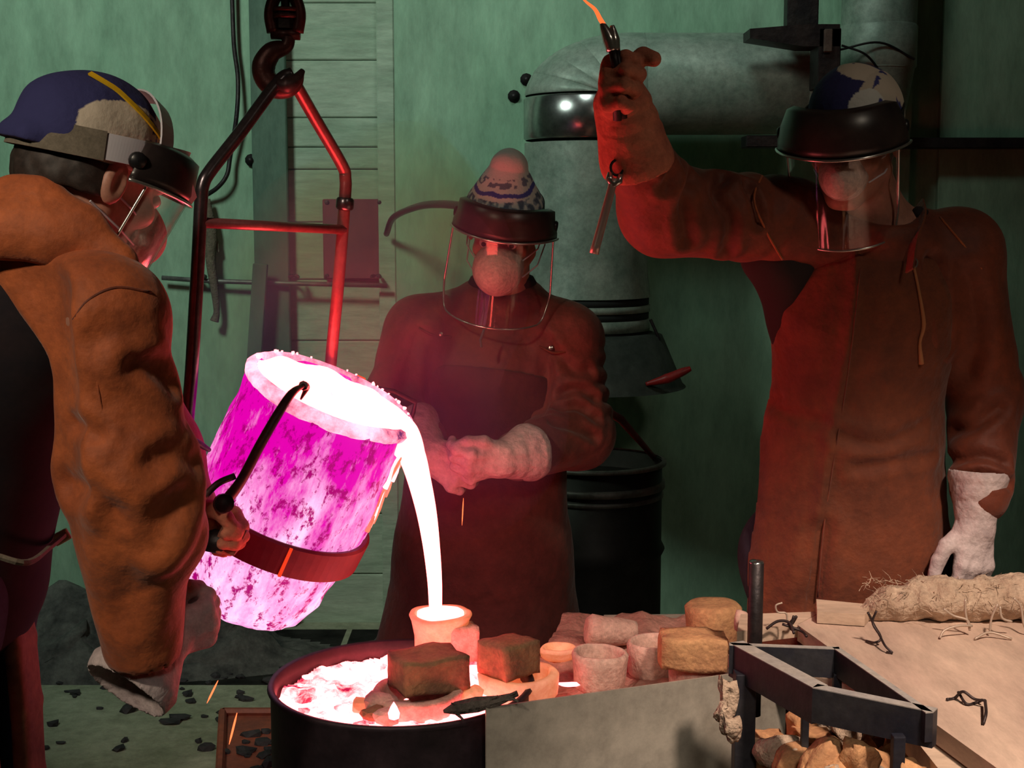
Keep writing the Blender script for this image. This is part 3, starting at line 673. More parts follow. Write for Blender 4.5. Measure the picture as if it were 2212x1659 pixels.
def cru_detail(m):   # hotter (whiter) towards the foot, flecked with dark slag scale
    nt = m.node_tree; N = nt.nodes; L = nt.links
    tc = [n for n in N if n.type == 'TEX_COORD'][0]; mr = [n for n in N if n.type == 'MAP_RANGE'][0]; mx = [n for n in N if n.type == 'MIX'][0]
    sp = N.new('ShaderNodeSeparateXYZ'); L.new(tc.outputs['Object'], sp.inputs[0])
    g = N.new('ShaderNodeMapRange'); g.inputs[1].default_value = .46; g.inputs[2].default_value = .05; g.inputs[3].default_value = -.38; g.inputs[4].default_value = .48
    L.new(sp.outputs[2], g.inputs[0]); a = N.new('ShaderNodeMath'); a.operation = 'ADD'; L.new(mr.outputs[0], a.inputs[0]); L.new(g.outputs[0], a.inputs[1]); a.use_clamp = True
    L.new(a.outputs[0], mx.inputs[0])
    n = N.new('ShaderNodeTexNoise'); n.inputs['Scale'].default_value = 42; n.inputs['Detail'].default_value = 5; n.inputs['Roughness'].default_value = .75
    mp = N.new('ShaderNodeMapping'); mp.inputs['Scale'].default_value = (1, 1, .6); L.new(tc.outputs['Object'], mp.inputs[0]); L.new(mp.outputs[0], n.inputs['Vector'])
    q = N.new('ShaderNodeMapRange'); q.inputs[1].default_value = .52; q.inputs[2].default_value = .60; L.new(n.outputs['Fac'], q.inputs[0])
    m2 = N.new('ShaderNodeMix'); m2.data_type = 'RGBA'; L.new(q.outputs[0], m2.inputs[0]); L.new(mx.outputs[2], m2.inputs[6]); m2.inputs[7].default_value = (.42, .0, .17, 1)
    L.new(m2.outputs[2], N['Principled BSDF'].inputs['Emission Color'])
cru_detail(M_['cru'])
def rough_lathe():
    pr2 = []
    for (r0, z0), (r1_, z1_) in zip(prof, prof[1:]):
        n = max(1, int(math.hypot(r1_ - r0, z1_ - z0) / .012))
        for k in range(n): pr2.append((r0 + (r1_ - r0) * k / n, z0 + (z1_ - z0) * k / n))
    pr2.append(prof[-1]); seg = 96
    v, f = lathe(pr2, (0, 0, 0), (0, 0, 1), seg, cap=False)
    X, Y, Z = v[:, 0], v[:, 1], v[:, 2]; r = np.hypot(X, Y) + 1e-6
    bmp = .0045 * n3(X * 1, Y * 1, Z * .5, 60, 4) + .0035 * n3(X, Y, Z * .6, 120, 7) + .004 * n3(X, Y, Z, 22, 2)
    out = np.where(np.arange(len(v)) // seg < sum(1 for _ in pr2) * .72, 1, .0)
    out = np.where((np.hypot(X, Y) > .115) | (Z < .02), 1, .0)
    v = v.copy(); v[:, 0] += X / r * bmp * out; v[:, 1] += Y / r * bmp * out
    return v, f
cr = empty('crucible', cb, 'large tilted pink-hot crucible brimming with white molten metal', 'crucible')
part('pot', rough_lathe(), M_['cru'], cr, M=CF, smooth=True)
part('rim_crust', lathe([(.152, .470), (.152, .479), (.157, .483), (.165, .481), (.172, .472), (.169, .46), (.164, .455)], (0, 0, 0), (0, 0, 1), 64, .002, 40, 3, cap=False), hot('rim_glow', (.16, .03, .14), 1.0, (1, .22, .28), 4.0, 5, .40, .58), cr, M=CF, smooth=True)
# crust beads along the far rim
bd = []
for i in range(40):
    a = rg.uniform(0, 2 * math.pi); s = rg.uniform(.002, .0045); v, f = rock(s, i % 9, 1); bd.append((v + (.155 * math.cos(a), .155 * math.sin(a), .486), f))
tag(part('crust_beads', join(*bd), M_['flame'], cr, M=CF), kind='stuff')
# drips running on the lip side
lipdir = np.array([CF[:3, 0].dot(V(.9, 0, -.5)), CF[:3, 1].dot(V(.9, 0, -.5))]); la = math.atan2(lipdir[1], lipdir[0])
for k in range(11):
    a = la + rg.uniform(-.35, .30); z0 = .47 - rg.uniform(0, .03); z1_ = z0 - rg.uniform(.05, .19)
    pts = [((.171 + .002 * math.sin(9 * t)) * math.cos(a), (.171 + .002 * math.sin(9 * t)) * math.sin(a), z0 + (z1_ - z0) * t) for t in np.linspace(0, 1, 8)]
    part('drip', tube(pts, [.004, .003, .0025, .0055], 8), M_['flame'] if k % 2 else M_['mhot'], cr, M=CF, smooth=True)
# lip point and melt
lipw = W(878, 948, 2.60)
th = np.linspace(0, 2 * math.pi, 65)[:-1]
rm = [(0, 0, .462)] + [(.138 * math.cos(t), .138 * math.sin(t), .470) for t in th]
mv = np.array([(x, y, z) for x, y, z in [(0.151 * q * math.cos(t), 0.151 * q * math.sin(t), .474 + .004 * math.sin(9 * t + q * 14)) for q in np.linspace(.02, 1, 14) for t in th]])
mf = [(i * 64 + k, i * 64 + (k + 1) % 64, (i + 1) * 64 + (k + 1) % 64, (i + 1) * 64 + k) for i in range(13) for k in range(64)]
thing('molten_pool', (mv, mf), M_['white'], 'white-hot molten metal filling the mouth of the tilted crucible', 'molten metal', M=CF)
# the pour: from the pool over the lip and down
path = [W(800, 900, 2.60), W(838, 922, 2.60), W(868, 945, 2.60), W(890, 985, 2.61), W(905, 1035, 2.62), W(921, 1105, 2.64), W(932, 1180, 2.66), W(939, 1255, 2.70), W(941, 1318, 2.72)]
thing('pouring_stream', tube(spline(path, 8), [.045, .042, .036, .026, .0225, .0195, .0165, .0145, .013], 16), M_['white'], 'white-hot stream of metal pouring from the crucible lip into the mould', 'molten metal')
thing('mould_melt', lathe([(.0005, .002), (.03, .001), (.0475, 0), (.0475, -.006)], (x1, 2.72, z1 - .001), (0, 0, 1), 32, .0012, 60, 1, cap=False), M_['white'], 'white-hot metal filling the top of the pale mould cup', 'molten metal')
# ---- carrying ring (steel band) with clamp, trunnions, levers
M_['band2'] = mat('dark_red_hot_band', (.05, .02, .025), (.09, .02, .02), scale=10, rough=.55, metal=.5, emit=(1, .0, .03), estr=.045)
bnd = empty('carrying_ring', tf(CF, (0, 0, .1))[0], 'dark steel carrying ring clamped round the lower part of the crucible', 'carrying ring')
br_ = .1745
part('band', lathe([(br_ - .008, .165), (br_, .165), (br_ + .004, .167), (br_ + .007, .225), (br_ + .002, .229), (br_ - .006, .227), (br_ - .008, .165)], (0, 0, 0), (0, 0, 1), 72, cap=False), M_['band2'], bnd, M=CF, smooth=False)
sa = math.atan2(CF[:3, 1].dot(vd), CF[:3, 0].dot(vd))
# seam strap facing the camera
for da in (R_(14),):
    a = sa + da; c_ = np.array([math.cos(a), math.sin(a)]) * (br_ + .005)
    part('weld_seam', box((c_[0], c_[1], .196), (.006, .007, .060), M=rz(a + math.pi / 2) @ eul(0, 0, 0)), hot('red_hot_weld', (1, .05, .01), .9), bnd, M=CF)
# clamp at the left
Ml = W(462, 1140, 2.46)
part('clamp', tube([W(505, 1165, 2.45), W(478, 1172, 2.44), W(448, 1165, 2.44)], .022, 12), M_['dark'], bnd, smooth=True)
part('hinge_block', box(W(500, 1158, 2.44), (.045, .035, .055), M=eul(0, .5, 0), bev=.006), mat('scorched_orange', (.30, .10, .05), (.15, .06, .05), scale=25, rough=.7), bnd)
# rods
M_['rod'] = mat('thin_dark_rod', (.07, .04, .05), (.13, .08, .08), scale=20, rough=.5, metal=.6)
rd_ = empty('latch_lever', W(560, 960, 2.38), 'thin dark lever hooked over the crucible rim and down its front', 'lever')
part('shaft', tube(spline([W(655, 833, 2.47), W(630, 850, 2.42), W(600, 895, 2.39), W(560, 965, 2.37), W(520, 1040, 2.37), W(480, 1092, 2.38)], 5), [.004, .0075, .0085, .009, .009, .011], 10), M_['rod'], rd_, smooth=True)
part('side_arm', tube(spline([W(508, 1028, 2.37), W(470, 1045, 2.36), W(435, 1080, 2.36)], 5), .006, 8), M_['rod'], rd_, smooth=True)
part('pivot', lathe([(.0005, .03), (.016, .03), (.018, .0), (.0005, 0)], W(482, 1088, 2.37), (.3, -.9, .2), 14, cap=False), M_['dark'], rd_, smooth=True)
part('hook_tip', tube(spline([W(655, 833, 2.47), W(662, 838, 2.5), W(650, 862, 2.47)], 4), [.009, .006, .002], 8), M_['rod'], rd_)
thing('hook_rod', tube(spline([W(385, 950, 2.3), W(402, 946, 2.3), W(425, 955, 2.32), W(452, 972, 2.36)], 6), [.004, .006, .006, .006, .004], 8), M_['pipe'],
      'short pale hooked rod sticking out past the left worker\'s elbow', 'rod')
thing('wire_handle', tube([W(775, 832, 2.86), W(850, 845, 2.88), W(897, 868, 2.9), W(893, 890, 2.92), W(880, 925, 2.9)], .005, 8), M_['rod'], 'thin wire handle beyond the crucible in front of the middle worker\'s cuff', 'handle')
rk = empty('rim_latch', W(770, 830, 2.82), 'small red-hot latch block on the far rim of the crucible', 'latch')
part('block', box(W(774, 828, 2.80), (.022, .02, .03), M=eul(0, .4, 0), bev=.004), hot('red_hot_latch', (1, .08, .02), .9), rk)
part('foot', box(W(760, 842, 2.79), (.03, .02, .008), M=eul(0, .4, 0), bev=.002), hot('orange_latch', (1, .2, .06), 2.0), rk)

# ---- bail frame and crane hook
M_['steel'] = mat('oiled_steel_tube', (.13, .11, .13), (.20, .18, .19), scale=10, rough=.28, metal=.85, bump=.05)
M_['steelr'] = mat('red_lit_steel_tube', (.42, .13, .13), (.30, .09, .10), scale=10, rough=.35, metal=.35, bump=.05)  # plain steel with the crucible's red light put into its colour
bf = empty('lifting_bail', W(600, 300, 2.62), 'tubular steel lifting frame hanging from the crane hook over the crucible', 'lifting frame')
rt = .0122
part('left_tube', tube(spline([W(632, 158, 2.62), W(600, 178, 2.61), W(520, 285, 2.55), W(455, 368, 2.50), W(438, 400, 2.49), W(434, 440, 2.49), W(428, 560, 2.49), W(414, 800, 2.49), W(404, 960, 2.49), W(425, 1130, 2.50), W(458, 1152, 2.5)], 6), rt, 14), M_['steel'], bf, smooth=True)
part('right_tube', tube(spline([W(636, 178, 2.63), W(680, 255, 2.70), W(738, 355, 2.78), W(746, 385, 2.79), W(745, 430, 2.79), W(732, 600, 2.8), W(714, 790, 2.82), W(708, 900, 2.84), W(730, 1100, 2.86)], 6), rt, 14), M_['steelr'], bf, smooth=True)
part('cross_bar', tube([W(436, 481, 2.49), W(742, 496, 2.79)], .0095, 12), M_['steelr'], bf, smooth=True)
part('collar', lathe([(.015, -.012), (.018, -.008), (.018, .008), (.015, .012)], W(745, 440, 2.79), nrm(W(745, 430, 2.79) - W(741, 480, 2.79)), 16, cap=False), M_['steel'], bf, smooth=True)
part('apex_pad', tube(spline([W(598, 178, 2.6), W(618, 184, 2.6), W(640, 172, 2.61), W(654, 152, 2.62)], 5), [.006, .016, .012, .005], 12), M_['rustred' if 0 else 'rod'], bf, smooth=True)
M_['hookred'] = mat('worn_red_hook', (.14, .035, .03), (.07, .03, .03), scale=14, rough=.42, metal=.45, bump=.15)
hk = empty('crane_hook', W(610, 80, 2.62), 'worn dark red crane hook with swivel head holding the lifting frame', 'hook')
HY = 2.62
part('hook', tube(spline([W(624, 78, HY), W(618, 100, HY), W(588, 112, HY), W(570, 140, HY), W(573, 168, HY), W(594, 188, HY), W(622, 190, HY), W(641, 176, HY), W(652, 154, HY)], 6), [.012, .013, .019, .022, .021, .021, .018, .013, .005], 14), M_['hookred'], hk, smooth=True)
part('swivel_base', tube([W(586, 72, HY), W(648, 74, HY)], .011, 12), M_['hookred'], hk, smooth=True)
part('yoke', tube(spline([W(590, 70, HY), W(584, 30, HY), W(594, -5, HY), W(615, -22, HY), W(636, -5, HY), W(647, 30, HY), W(642, 70, HY)], 5), .012, 12), M_['hookred'], hk, smooth=True)
part('nut', lathe([(.0005, 0), (.02, 0), (.02, .03), (.012, .034), (.0005, .034)], W(617, 62, HY), (0, 0, 1), 6, cap=False), M_['dark'], hk)
for i in range(2):
    part('washer', lathe([(.008, 0), (.024, .002), (.024, .009), (.008, .011)], W(617, 62 - 20 - 14 * i, HY), (0, 0, 1), 18, cap=False), M_['hookred'], hk, smooth=True)
part('chain_pin', tube([W(616, -80, HY), W(616, 70, HY)], .008, 8), M_['dark'], hk)
# sparks in flight
M_['spark'] = hot('spark', (1, .16, .05), 2.2)
for i, (a, b, Y, lab) in enumerate((((471, 1470), (447, 1519), 3.0, 'thin orange spark falling over the floor near the left glove'), ((512, 1540), (495, 1608), 3.0, 'longer orange spark falling above the spill tray'), ((1001, 1076), (998, 1135), 2.9, 'faint red spark in front of the middle worker\'s apron'))):
    p, q_ = W(*a, Y), W(*b, Y)
    thing('spark', tube([p + (q_ - p) * t for t in np.linspace(0, 1, 5)], [.0008, .0022, .0024, .0022, .0006] if i < 2 else [.0004, .0011, .0012, .0011, .0003], 6), M_['spark'], lab, 'spark')
# ================================================================== bench on the right
TZ = .74
def T(px, py, z=TZ):
    """the point of the level plane z seen at this pixel (used once, to lay out the bench)"""
    d = FWD + np.array([1.0, 0, 0]) * (px - 1106) / FPX + UPV * (829.5 - py) / FPX
    return CAM + d * ((z - CAM[2]) / d[2])
M_['board'] = mat('dusty_bench_board', (.66, .49, .38), (.46, .32, .26), scale=3.5, rough=.85, bump=.15, bscale=50, stretch=(1, .25, 1))
M_['board2'] = mat('dusty_plank', (.66, .50, .38), (.52, .38, .28), scale=5, rough=.85, bump=.2, bscale=60, stretch=(.3, 1, 1))
bt = empty('work_bench', (1.1, 2.2, 0), 'broad dusty pale bench board at the right, in front of the tallest worker', 'bench')
pA_, pB_ = T(1723, 1350), T(2160, 1664); pC_ = T(1850, 1318)
def flat(poly, z, t): return prism([(p[0], p[1], z - t) for p in poly], '', (0, 0, t))
part('top_board', flat([pA_, pA_ + (pB_ - pA_) * 1.35, (1.9, 1.55, 0), (1.9, 2.75, 0), T(1775, 1322)], TZ, .03), M_['board'], bt)
for x, y in ((.78, 2.5), (1.75, 2.6), (1.75, 1.7), (.98, 1.66)): part('leg', box((x, y, .355), (.06, .06, .71), bev=.004), M_['board2'], bt)
part('back_rail', box((1.25, 2.66, .66), (1.2, .04, .09), bev=.004), M_['board2'], bt)
thing('thin_slab', flat([T(1592, 1368, .735), T(1722, 1352, .735), T(1775, 1324, .735), T(1600, 1330, .735)], .738, .025), M_['board2'], 'thin pale slab behind the black pipe, left of the bench board', 'slab', smooth=False)
thing('plaster_slab', flat([T(1765, 1331, .755), T(1868, 1338, .755), T(1885, 1316, .755), T(1763, 1304, .755)], .764, .022), M_['board2'], 'short pale slab lying on the far edge of the bench', 'slab', smooth=False)
thing('plaster_slab', flat([T(1868, 1312, .755), T(1925, 1316, .755), T(1950, 1298, .755), T(1870, 1300, .755)], .762, .018), M_['board2'], 'small pale slab under the left end of the fibre roll', 'slab', smooth=False)
# fibre wool roll
wp = [T(1872, 1348), T(1940, 1345), T(2030, 1345), T(2120, 1345), T(2215, 1345), T(2330, 1345)]
fw = Field(np.min(wp, 0) - .12, np.max(wp, 0) + .16, .004)
rad = [.018, .038, .05, .046, .052, .05]
for i in range(5):
    a = wp[i] + (0, .03, rad[i] * .8); b = wp[i + 1] + (0, .03, rad[i + 1] * .8); fw.u(cap(a, b, rad[i], rad[i + 1], ((0, 0, 1), .72)), .02)
fw.disp(lumps(np.min(wp, 0) - .1, np.max(wp, 0) + .15, .007, 42, 3)); fw.disp(lumps(np.min(wp, 0) - .1, np.max(wp, 0) + .15, .0035, 150, 6))
fw.both(plane((0, 0, TZ + .001), (0, 0, -1)))
M_['wool'] = mat('dirty_mineral_wool', (.62, .48, .36), (.40, .28, .20), scale=16, rough=1, bump=1.0, bscale=140, bdist=.006)
fb = empty('fibre_blanket', T(2100, 1345), 'ragged beige roll of mineral wool lying along the bench edge', 'insulation')
part('roll', fw.mesh(), M_['wool'], fb, smooth=True)
hs = []
for i in range(260):
    x = rg.uniform(wp[0][0], wp[-1][0]); k = rg.uniform(0, math.pi); yy = wp[0][1] + .03
    c = np.array([x, yy - .05 * math.cos(k), TZ + .035 + .04 * math.sin(k)]); d = nrm(rg.normal(size=3)) * rg.uniform(.01, .028)
    hs.append(tube([c, c + d * .5 + rg.normal(size=3) * .003, c + d], [.0008, .0006, .0003], 3))
tag(part('loose_fibres', join(*hs), M_['wool'], fb), kind='stuff')
# twisted wires
M_['wire'] = mat('dark_iron_wire', (.05, .035, .035), rough=.5, metal=.6)
M_['wirep'] = mat('pale_wire', (.5, .4, .32), rough=.5, metal=.3)
def wire(lab, strands, m, r=.0022, z=.74):
    w = empty('twisted_wire', strands[0][0], lab, 'wire')
    for s in strands: part('strand', tube(spline(s, 6), r, 6), M_[m], w, smooth=True)
    return w
def U(px, py, h=0.0, py0=None): # above the bench: foot pixel py0
    b = T(px, py0 if py0 else py); 
    return W(px, py, b[1]) if py0 else b + (0, 0, .003)
wire('dark twisted wire standing up like a cross in front of the wool roll', [[U(1875, 1323, 0, 1395), U(1888, 1350, 0, 1393), U(1903, 1378, 0, 1395), U(1890, 1388, 0, 1396), U(1871, 1388)],
      [U(1893, 1320, 0, 1395), U(1885, 1345, 0, 1394), U(1900, 1372, 0, 1400), U(1912, 1395, 0, 1410), U(1928, 1414)], [U(1928, 1414), U(1915, 1412)]], 'wire')
wire('loop of bent dark wire lying at the near right of the bench', [[U(2045, 1515), U(2062, 1512), U(2080, 1494, 0, 1520), U(2105, 1510, 0, 1525), U(2128, 1513, 0, 1530)], [U(2128, 1513, 0, 1530), U(2130, 1540, 0, 1560), U(2124, 1568)],
      [U(2070, 1495, 0, 1512), U(2088, 1525), U(2112, 1520), U(2122, 1512, 0, 1525)]], 'wire', .0024)
wire('tangle of dark wire beside the black pipe on the bench corner', [[U(1655, 1362), U(1680, 1342, 0, 1362), U(1705, 1345, 0, 1365), U(1715, 1372)], [U(1700, 1355), U(1720, 1332, 0, 1360), U(1712, 1350)], [U(1690, 1348, 0, 1364), U(1730, 1366), U(1742, 1378)], [U(1715, 1330, 0, 1362), U(1708, 1362), U(1728, 1360)]], 'wire', .0026)
wire('small pale wire hook standing beside the black pipe', [[U(1700, 1345, 0, 1362), U(1698, 1325, 0, 1362), U(1680, 1322, 0, 1362), U(1676, 1308, 0, 1362), U(1690, 1302, 0, 1362)]], 'wirep', .0018)
wire('pale curled wire leaning on the middle of the wool roll', [[U(2038, 1315, 0, 1372), U(2060, 1330, 0, 1372), U(2090, 1340, 0, 1373), U(2095, 1362, 0, 1374)], [U(2085, 1295, 0, 1372), U(2086, 1325, 0, 1372), U(2094, 1358, 0, 1374)], [U(2030, 1382), U(2040, 1362, 0, 1380), U(2070, 1352, 0, 1378), U(2100, 1352, 0, 1375)]], 'wirep')
wire('pale curled wire leaning on the right part of the wool roll', [[U(2155, 1305, 0, 1374), U(2142, 1335, 0, 1374), U(2138, 1365, 0, 1375)], [U(2105, 1384), U(2138, 1366, 0, 1380), U(2186, 1384)], [U(2160, 1310, 0, 1374), U(2165, 1335, 0, 1375), U(2186, 1343, 0, 1375)]], 'wirep')
wire('pale wire curl at the right end of the wool roll', [[U(2190, 1292, 0, 1372), U(2205, 1310, 0, 1372), U(2212, 1350, 0, 1374), U(2225, 1366, 0, 1374)]], 'wirep')
# black pipe
thing('upright_pipe', lathe([(.0005, 0), (.0135, 0), (.0135, W(0, 1215, 2.42)[2] - .60), (.0115, W(0, 1215, 2.42)[2] - .599), (.010, W(0, 1215, 2.42)[2] - .602), (.0005, W(0, 1215, 2.42)[2] - .602)], (W(1640, 461, 2.40)[0]+.012, 2.42, .60), (0, 0, 1), 20, cap=False),
      M_['dark'], 'black upright steel pipe with a bright cut end between pit and bench', 'pipe')
thing('pipe_plug', lathe([(.0005, .004), (.0125, .003), (.0135, 0)], (W(1640, 461, 2.40)[0]+.012, 2.42, W(0, 1215, 2.42)[2]), (0, 0, 1), 20, cap=False), M_['band'], 'bright metal end plug on top of the black pipe', 'plug')
# flask frame
FZ = .785
M_['frame'] = mat('dusty_blue_steel', (.018, .02, .035), (.05, .05, .055), scale=9, rough=.55, metal=.4, bump=.15)
M_['dust'] = mat('dusty_edge', (.42, .38, .33), (.28, .27, .27), scale=9, rough=.9)
ff = empty('flask_frame', T(1800, 1480, FZ), 'black steel flask frame with pale dusty rim above the scrap box', 'frame')
q0, q1, q2, q3 = T(1575, 1388, FZ), T(1755, 1485, FZ), T(2016, 1538, FZ), T(1812, 1397, FZ)
def rail(a, b, w, h, inset=.0):
    d = nrm(b - a); n = nrm(np.cross((0, 0, 1), d)); P_ = [a, b, b + n * w, a + n * w]
    return prism([(p[0], p[1], FZ - h) for p in P_], '', (0, 0, h - .0015)), prism([(p[0], p[1], FZ - .0015) for p in P_], '', (0, 0, .0015))
for a, b, w, h in ((q0, q1, .028, .058), (q1, q2, .020, .055), (q2, q3, .012, .045), (q3, q0, .012, .05)):
    s_, t_ = rail(a, b, w, h); part('side_bar', s_, M_['frame'], ff); part('dusty_top', t_, M_['dust'], ff)
for a, w in ((q0 + (.022, -.03, 0), .034), (q2 + (-.045, .015, 0), .018), (q3 + (-.005, -.015, 0), .014), (T(1742, 1440, FZ), .012)):
    part('leg', box((a[0], a[1], (FZ - .04) / 2 + .0), (w, w, FZ - .04), bev=.002), M_['frame'], ff)
# scrap box below: box boards, beams and broken pieces
thing('wooden_beam', prism([(p[0], p[1], .665) for p in (T(1950, 1563, .705), T(2050, 1562, .705) , T(2150, 1650, .705), T(2230, 1760, .705), T(2090, 1740, .705))], '', (0, 0, .04)), M_['board2'], 'pale sawn beam under the near right corner of the flask frame', 'beam', smooth=False)
thing('wooden_beam', (lambda vf: vf)(box((T(1850, 1478, .68)[0], T(1850, 1478, .68)[1], .66), (.055, .30, .05), M=eul(0, 0, R_(38)), bev=.003)), M_['board2'], 'pale beam lying slanted inside the flask frame', 'beam', smooth=False)
thing('wooden_beam', box((T(1765, 1450, .68)[0] + .0, T(1765, 1450, .68)[1] + .06, .65), (.05, .20, .05), M=eul(0, 0, R_(20)), bev=.003), M_['board2'], 'short pale beam end standing at the back inside the flask frame', 'beam', smooth=False)
sb = empty('scrap_box', T(1800, 1640, .5), 'rusty scrap box heaped with broken mould pieces under the flask frame', 'box')
M_['rustw'] = mat('rusty_box', (.10, .06, .04), (.2, .12, .07), scale=10, rough=.8)
bx0, bx1, by0, by1 = T(1585, 1659, .5)[0] - .01, .78, 1.76, 2.34
for c, s in ((((bx0 + bx1) / 2, by0, .28), (bx1 - bx0, .015, .50)), (((bx0 + bx1) / 2, by1, .3), (bx1 - bx0, .015, .58)), ((bx0, (by0 + by1) / 2, .28), (.015, by1 - by0, .5)), ((bx1, (by0 + by1) / 2, .3), (.015, by1 - by0, .58))):
    part('side', box(c, s, bev=.002, seg=1), M_['rustw'], sb)
part('bottom', box(((bx0 + bx1) / 2, (by0 + by1) / 2, .04), (bx1 - bx0, by1 - by0, .015)), M_['rustw'], sb)
kinds = []
for k in range(6):
    v, f = rock(.034, k * 3 + 1, 3, [(1.2, .9, .6), (1, .8, .8), (1.5, .7, .6), (.9, .9, .6), (1.2, 1, .4), (.8, .7, 1)][k], .34, .55)
    kinds.append(tag(O('mould_shard', (v, f), (M_['mould2'], M_['wool'], M_['rubble'])[(0, 1, 0, 1, 0, 0)[k]], smooth=True), 'broken mould shard in the scrap heap under the flask frame', 'rubble', 'broken mould shards in the scrap box'))
cnt = 0
for k in range(84):
    x = rg.uniform(bx0 + .02, bx1 - .04); y = rg.uniform(by0 + .03, by1 - .05); lay = rg.uniform(0, .05)
    zt_ = .535 + .085 * math.exp(-((x - .52) / .16) ** 2) + lay - .02
    o = kinds[k] if k < 6 else copy_tree(kinds[k % 6])
    o.matrix_basis = Matrix.LocRotScale(Vector((x, y, zt_)), Matrix.Rotation(rg.uniform(0, 6), 3, Vector(nrm(rg.normal(size=3)))).to_quaternion(), Vector([rg.uniform(.6, 1.15)] * 3))
part('filling', box(((bx0 + bx1) / 2, (by0 + by1) / 2, .28), (bx1 - bx0 - .03, by1 - by0 - .03, .48)), M_['rubble'], sb)
# shards spilling over at the left of the leg
for i, (px, py, Y, s) in enumerate(((1570, 1508, 2.2, .02), (1566, 1545, 2.12, .017), (1578, 1572, 2.08, .016))):
    v, f = rock(s, i + 20, 3, (.8, .6, 1.3), .55, .3); thing('hanging_shard', (v + W(px, py, Y), f), M_['wool'],
      ('pale torn shard caught at the top left of the flask leg', 'small dark-tipped shard left of the flask leg', 'lowest pale shard beside the flask leg')[i], 'rubble')
# ================================================================== people
M_['skin'] = mat('skin', (.50, .24, .17), (.42, .19, .14), scale=8, rough=.5, sss=.05, bump=.05, bscale=120)
M_['leather'] = mat('brown_leather', (.52, .125, .032), (.32, .07, .018), scale=7, rough=.72, bump=.35, bscale=45, sheen=.15)
M_['leather2'] = mat('oiled_leather', (.22, .046, .018), (.12, .024, .010), scale=6, rough=.68, bump=.35, bscale=45, sheen=.1)
M_['leather3'] = mat('worn_apron_suede', (.20, .046, .014), (.11, .024, .008), scale=5, rough=.8, bump=.35, bscale=60, sheen=.15)
M_['glove'] = mat('pale_suede_glove', (.66, .56, .56), (.48, .39, .40), scale=12, rough=.9, bump=.45, bscale=70)
M_['glove_lit'] = mat('red_lit_suede_glove', (.62, .22, .13), (.42, .13, .08), scale=12, rough=.9, bump=.4, bscale=70)  # suede with the red glow of the metal painted into its colour
M_['shirt'] = mat('dark_plaid_shirt', (.007, .005, .010), (.016, .009, .012), scale=20, rough=.95)
M_['denim'] = mat('dark_trousers', (.012, .015, .03), (.03, .035, .06), scale=18, rough=.95)
M_['boot'] = mat('black_boot', (.02, .018, .016), rough=.6)
M_['mask'] = mat('paper_respirator', (.62, .50, .45), (.50, .38, .34), scale=20, rough=.95, bump=.3, bscale=120)
M_['hair'] = mat('dark_hair', (.02, .014, .012), (.05, .035, .03), scale=80, rough=.6)
M_['eye'] = mat('eye_white', (.7, .68, .65), rough=.2)
M_['plastic'] = mat('pale_grey_plastic', (.62, .60, .66), rough=.45)
M_['strapg'] = mat('olive_strap', (.14, .12, .09), (.2, .17, .13), scale=40, rough=.9)
M_['brim'] = mat('black_brim', (.018, .014, .016), (.05, .035, .032), scale=6, rough=.33)
M_['bead'] = mat('metal_edge_bead', (.62, .60, .58), rough=.22, metal=.85)
M_['shield'] = glassy('clear_face_shield', (.965, .955, .955))
M_['collar'] = mat('dark_collar', (.02, .015, .015), rough=.9)
M_['cap'] = mat('bandana_cloth', (.5, .5, .5), rough=.9, vcol='col', bump=.2, bscale=90)

def head_prims(F, H, neck, scale=1.0):
    S = scale
    def u(p, k): F.u(loc(p, H), k)
    e = lambda c, r: ell(np.array(c) * S, np.array(r) * S); cp = lambda a, b, ra, rb=None: cap(np.array(a) * S, np.array(b) * S, ra * S, (rb or ra) * S)
    u(e((0, -.012, .03), (.077, .097, .088)), 0); u(e((0, .03, -.035), (.058, .064, .078)), .03)
    u(e((0, .072, -.098), (.022, .02, .018)), .03)
    for s in (-1, 1):
        u(cp((s * .056, .0, -.055), (s * .018, .068, -.098), .017, .013), .02)
        u(e((s * .04, .066, -.025), (.022, .02, .018)), .02)
    u(cp((0, .088, .0), (0, .112, -.034), .008, .0115), .012)
    for s in (-1, 1): u(e((s * .012, .101, -.038), (.008, .01, .007)), .006)
    u(cp((-.034, .084, .02), (.034, .084, .02), .011), .015)
    for s in (-1, 1): F.cut(loc(e((s * .032, .104, .0), (.019, .018, .013)), H), .012)
    u(e((0, .09, -.059), (.022, .012, .006)), .006); u(e((0, .088, -.071), (.019, .012, .007)), .006)
    for s in (-1, 1):
        u(e((s * .081, -.008, -.004), (.009, .019, .032)), .008); F.cut(loc(e((s * .089, -.003, -.002), (.006, .011, .02)), H), .005)
    F.u(cap(tf(H, np.array((0, -.02, -.05)) * S)[0], neck, .056 * S, .064 * S), .03)

